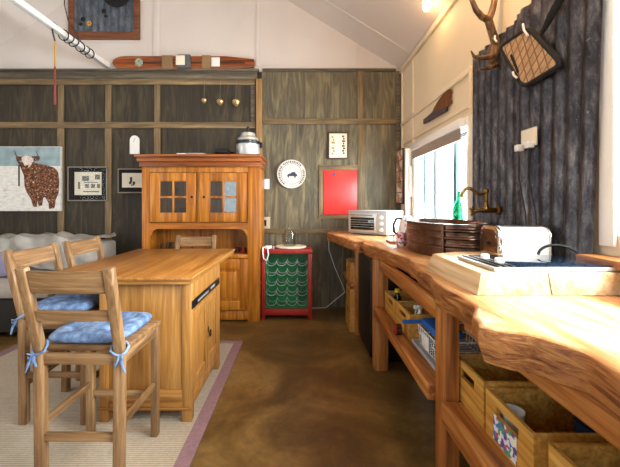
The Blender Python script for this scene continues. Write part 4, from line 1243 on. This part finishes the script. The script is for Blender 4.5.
# ------------------------------------------------------------------ wine rack
WX0, WX1, WY0, WY1 = -.455, .112, 3.86, 4.20
WZ = .79
t = thing('wine_rack', 'red framed wine rack with green inside and wire loops beside the hutch', 'rack', ((WX0 + WX1) / 2, 4.0, 0))
f = MB(); s = .042
for x in (WX0, WX1 - s):
    for y in (WY0, WY1 - s): f.box(x, x + s, y, y + s, 0, WZ - .051, .003)
f.box(WX0, WX1, WY0, WY1, WZ - .05, WZ, .003)
f.box(WX0 + s, WX1 - s, WY0, WY0 + s, .05, .12, .003)
f.build('frame', M['red'], t)
bx(WX0 + s, WX1 - s, WY1 - .03, WY1 - .02, .06, WZ - .051).build('back_panel', M['green'], t)
for x in (WX0 + s + .001, WX1 - s - .011): bx(x, x + .01, WY0 + s, WY1 - s, .121, WZ - .051).build('side_panel', M['green'], t)
bx(WX0 + s, WX1 - s, WY0 + s, WY1 - .031, .10, .12).build('bottom', M['green'], t)
for r_ in range(5):
    for yy in (WY0 + .01, WY0 + .16):
        mb = MB()
        z = .66 - r_ * .112
        xs = WX0 + s + .01; wd = (WX1 - WX0 - 2 * s - .02) / 4
        pts = []
        for c4 in range(4):
            for k in range(9):
                a = PI + k / 8 * PI
                pts.append((xs + wd * (c4 + .5) + wd * .5 * math.cos(a), yy, z + .055 * math.sin(a) + .0))
        mb.tube(pts, .0032, 6)
        mb.build('wire_cradle', M['grey_plastic'], t)
# on the rack
zr = WZ + .0006
t = tag(MB().lathe([(0, 0), (.165, 0), (.182, .008), (.179, .02), (.16, .022), (0, .020)], (-.13, 4.03, zr), 36).build('round_board', plain('pale_round_board', '#ddd0b8', .5)), 'pale round board lying on top of the wine rack', 'board')
t = thing('glass_jar', 'clear glass jar standing on the round board on the wine rack', 'jar', (-.145, 4.02, zr + .0225))
MB().lathe([(0, 0), (.065, 0), (.075, .01), (.075, .14), (.06, .165), (.06, .18), (.057, .18), (.057, .165), (.072, .14), (.072, .012), (0, .006)], t.location, 24).build('body', M['clear_glass'], t)
MB().lathe([(0, .181), (.063, .181), (.063, .19), (.012, .196), (.014, .215), (0, .218)], t.location, 20).build('lid', M['clear_glass'], t)
t = thing('charger', 'white charger with looped cable hanging over the wine rack corner', 'charger', (-.40, 3.92, zr))
bx(-.42, -.345, 3.89, 3.95, zr, zr + .035, .006).build('brick', M['white_plastic'], t)
MB().tube([(-.42, 3.92, zr + .018), (-.44, 3.87, zr + .02), (-.44, 3.843, zr - .03), (-.43, 3.84, zr - .10), (-.395, 3.84, zr - .12), (-.375, 3.842, zr - .06), (-.385, 3.85, zr + .012), (-.36, 3.90, zr + .012)], .008, 8).build('cable', M['white_plastic'], t)
tag(bx(-.335, -.315, 3.88, 3.94, zr, zr + .03, .008).build('lighter', M['grey_plastic']), 'small grey gadget beside the white charger on the wine rack', 'gadget')

# ------------------------------------------------------------------ kitchen table
TX0, TX1, TY0, TY1, TZ = -1.535, -.628, 1.97, 3.235, .88
CX0, CX1, CY0, CY1 = -1.20, -.655, 2.035, 2.74
k = thing('kitchen_table', 'honey oak island table with cupboard base standing on the rug', 'table', (-1.08, 2.6, RZ))
bx(TX0, TX1, TY0, TY1, TZ - .02, TZ, .005).build('tabletop', M['oak_y'], k)
bx(TX0 + .012, TX1 - .012, TY0 + .012, TY1 - .012, TZ - .045, TZ - .0205, .004).build('under_moulding', M['oak_x'], k)
zu = TZ - .0455
for x in (CX0, CX1 - .055):
    for y in (CY0, CY1 - .055): bx(x, x + .055, y, y + .055, RZ, zu, .003).build('corner_post', M['oak'], k)
for y0 in (CY0 + .008, CY1 - .026):
    bx(CX0 + .0555, CX1 - .0555, y0, y0 + .018, .20, zu, .001).build('end_panel', M['oak'], k)
    bx(CX0 + .0555, CX1 - .0555, y0 - .006, y0 + .024, .085, .1995, .003).build('base_rail', M['oak_x'], k)
bx(CX0 - .006, CX1 + .006, CY0 - .008, CY0 - .0005, .082, .096, .002).build('plinth_moulding', M['oak_x'], k)
bx(CX0 + .01, CX0 + .028, CY0 + .0555, CY1 - .0555, .09, zu).build('side_panel', M['oak'], k)
bx(CX1 - .022, CX1 - .004, CY0 + .0555, CY1 - .0555, .655, zu, .001).build('side_rail', M['oak'], k)
bx(CX1 - .022, CX1 - .004, CY0 + .0555, CY1 - .0555, .085, .16, .002).build('base_rail', M['oak'], k)
bx(CX0 + .03, CX1 - .03, CY0 + .06, CY1 - .06, .12, .14).build('bottom', M['oak'], k)
# cutlery slot below the top
dr = bx(CX1 + .0003, CX1 + .002, CY0 + .005, CY1 - .02, .672, .722, .0005).build('slot', M['black'], k)
mb = MB(); mb.box(CX1 + .0022, CX1 + .005, CY0 + .12, CY0 + .36, .688, .700); mb.box(CX1 + .0022, CX1 + .005, CY0 + .42, CY0 + .53, .690, .708)
mb.build('runner', M['steel'], dr)
ym = (CY0 + CY1) / 2
for j, (a, b) in enumerate(((CY0 + .058, ym - .003), (ym + .003, CY1 - .058))):
    d = MB(); x0, x1 = CX1 - .020, CX1 - .002; fw = .05
    d.box(x0, x1, a, a + fw, .165, .65, .002); d.box(x0, x1, b - fw, b, .165, .65, .002); d.box(x0, x1, a + fw, b - fw, .165, .235, .002); d.box(x0, x1, a + fw, b - fw, .585, .65, .002)
    o = d.build('door', M['oak'], k)
    bx(x0, x1 - .009, a + fw, b - fw, .235, .585).build('door_panel', M['oak'], o)
    if j == 1:
        g = MB(); g.lathe([(0, 0), (.016, 0), (.016, .006), (0, .008)], (CX1 - .0015, a + .025, .42), 12, axis='x', sx=1, sy=1.6)
        pts = [(CX1 + .012, a + .025 + .018 * math.cos(i * PI / 6), .395 + .022 * math.sin(i * PI / 6)) for i in range(12)]
        g.tube(pts, .004, 6, cyc=True); g.build('ring_pull', M['black_metal'], o)
# small flat objects on the table none

# ------------------------------------------------------------------ bar stools
def make_stool(label):
    """faces +Y, origin on the floor below the seat centre"""
    t = thing('bar_stool', label, 'stool', (0, 0, 0), 'oak bar stools around the table')
    hw, hd, zs_ = .182, .180, .64
    for s in (-1, 1):
        lg = MB()
        lg.bar((s * (hw - .004), -hd, 0), (s * (hw + .002), -hd, .62), .042, .042, .004, side=(1, 0, 0))
        lg.build('rear_leg', M['stool'], t)
        b = MB(); b.bar((s * (hw + .002), -hd + .0, .6205), (s * (hw + .006), -hd - .098, 1.02), .042, .036, .005, side=(1, 0, 0)); b.build('back_post', M['stool'], t)
        f = MB(); f.bar((s * hw, hd, 0), (s * hw, hd, zs_ - .028), .038, .038, .004, side=(1, 0, 0)); f.build('front_leg', M['stool'], t)
    sb = MB(); sb.box(-hw - .022 , hw + .022, -hd + .022, hd + .025, zs_ - .026, zs_, .005); sb.build('seat', M['stool_x'], t)
    for y, z0, z1 in ((-hd, .565, .613), (hd, .56, .613)):
        bx(-hw + .022, hw - .022, y - .011, y + .011, z0, z1, .002).build('seat_rail', M['stool_x'], t)
    for s in (-1, 1):
        bx(s * hw - .011, s * hw + .011, -hd + .0225, hd - .0205, .56, .613, .002).build('seat_rail', M['stool_y'], t)
        bx(s * hw - .010, s * hw + .010, -hd + .0225, hd - .0205, .272, .305, .002).build('stretcher', M['stool_y'], t)
    for y, z in ((-hd, .215), (hd, .215)): bx(-hw + .022, hw - .022, y - .010, y + .010, z, z + .036, .002).build('stretcher', M['stool_x'], t)
    def yb(z): return -hd - .098 * (z - .6205) / .3995
    def slat(z0, z1, bow, th=.02):
        n = 14; xs = [-(hw - .02) + i / n * 2 * (hw - .02) for i in range(n + 1)]
        c = lambda x: yb(z0) - bow * (1 - (x / (hw - .02)) ** 2)
        ol = [(x, c(x) - th / 2, z0) for x in xs] + [(x, c(x) + th / 2, z0) for x in xs[::-1]]
        return MB().prism(ol, (0, yb(z1) - yb(z0), z1 - z0))
    slat(.905, 1.005, .012).build('top_slat', M['stool_x'], t)
    slat(.775, .822, .008).build('lower_slat', M['stool_x'], t)
    return t


st = make_stool('oak bar stool nearest the viewer, its back to the viewer, blue cushion')
l2 = 'oak bar stool with blue cushion at the left side of the table, nearer of two'
l3 = 'oak bar stool at the left side of the table, farther of the two'
l4 = 'oak bar stool between the table end and the hutch'
P1 = (-1.005, 1.745, RZ); P2_ = (-1.455, 2.205, RZ); P3_ = (-1.455, 2.71, RZ); P4 = (-1.10, 3.31, RZ)
dup(st, l2, P2_, -PI / 2); dup(st, l3, P3_, -PI / 2); d4 = dup(st, l4, P4, PI); d4.scale = (1, 1, .945)
st.location = P1; st.rotation_euler = (0, 0, -.02)


def make_cushion(label):
    t = thing('seat_cushion', label, 'cushion', (0, 0, 0), 'blue seat cushions on the bar stools')
    hw, hd = .185, .182
    tuf = [(-.09, -.09), (.09, -.09), (0, 0), (-.09, .09), (.09, .09)]
    def top(u, v, sgn):
        x, y = (u * 2 - 1), (v * 2 - 1)
        ex = max(abs(x), abs(y))
        px = x * hw * (1 - .09 * y ** 4); py = y * hd * (1 - .09 * x ** 4)
        e = (max(0, 1 - x ** 4) * max(0, 1 - y ** 4)) ** .27
        z = .030 + sgn * (.030 * e)
        if sgn > 0:
            for a, b in tuf: z -= .022 * math.exp(-((px - a) ** 2 + (py - b) ** 2) / .0011)
            z += .0025 * math.sin(px * 70) * math.sin(py * 60) * e
        else: z = .030 - .029 * e
        return (px, py, z + .0006)
    m = MB(); m.surf(lambda u, v: top(u, v, 1), 32, 32); m.surf(lambda u, v: top(u, v, -1), 32, 32)
    bmesh.ops.remove_doubles(m.bm, verts=m.bm.verts, dist=1e-4)
    bmesh.ops.recalc_face_normals(m.bm, faces=m.bm.faces)
    m.build('pad', M['denim'], t, angle=80)
    m = MB()
    for a, b in tuf: m.lathe([(0, 0), (.009, 0), (.007, .005), (0, .006)], (a, b, .037), 10)
    m.build('tufts', M['denim'], t)
    for s in (-1, 1):
        m = MB()
        x, y = s * .186, -.17
        m.tube([(s * .168, -.165, .02), (s * .196, -.157, .01), (s * .214, -.17, .0), (s * .213, -.198, -.018), (s * .196, -.211, -.03)], .007, 6)
        m.tube([(s * .196, -.211, -.03), (s * .21, -.222, -.06), (s * .225, -.222, -.10)], [.008, .007, .004], 6)
        m.tube([(s * .196, -.211, -.03), (s * .188, -.222, -.05), (s * .176, -.222, -.075)], [.008, .007, .004], 6)
        m.tube([(s * .196, -.213, -.03), (s * .216, -.224, -.018), (s * .212, -.224, -.04), (s * .196, -.213, -.03)], .005, 6)
        m.tube([(s * .168, -.165, .02), (s * .150, -.19, .01), (s * .150, -.207, -.01), (s * .17, -.209, -.024), (s * .196, -.211, -.03)], .006, 6)
        m.build('tie', M['denim'], t, angle=80)
    return t


cu = make_cushion('blue tufted cushion tied on the nearest bar stool')
cz = RZ + .6405
dup(cu, 'blue tufted cushion on the left side bar stool', (P2_[0], P2_[1], cz), -PI / 2)
cu.location = (P1[0], P1[1] + .008, cz); cu.rotation_euler = (0, 0, -.02)

# ------------------------------------------------------------------ ceiling lights
def ceiling_lamp(label, x, y, watt):
    z = ceil_z(x) - .004
    t = thing('ceiling_light', label, 'lamp', (x, y, z), 'small warm ceiling lights')
    MB().lathe([(0, 0), (.045, 0), (.045, -.03), (.03, -.04), (.0, -.041)], t.location, 20).build('holder', M['white_gloss'], t)
    MB().lathe([(0, -.042), (.018, -.042), (.034, -.07), (.030, -.095), (.015, -.108), (0, -.11)], t.location, 18).build('bulb', M['bulb'], t)
    l = bpy.data.lights.new('bulb_light', 'POINT'); l.energy = watt; l.color = (1.0, .58, .26); l.shadow_soft_size = .04
    o = bpy.data.objects.new('bulb_light', l); C.objects.link(o); o.parent = t; o.location = (0, 0, -.16)
    return t


ceiling_lamp('small warm ceiling light above the kitchen window', 1.085, 2.99, 1.6)
ceiling_lamp('small warm ceiling light above the quilted pad', .80, 1.75, 34)
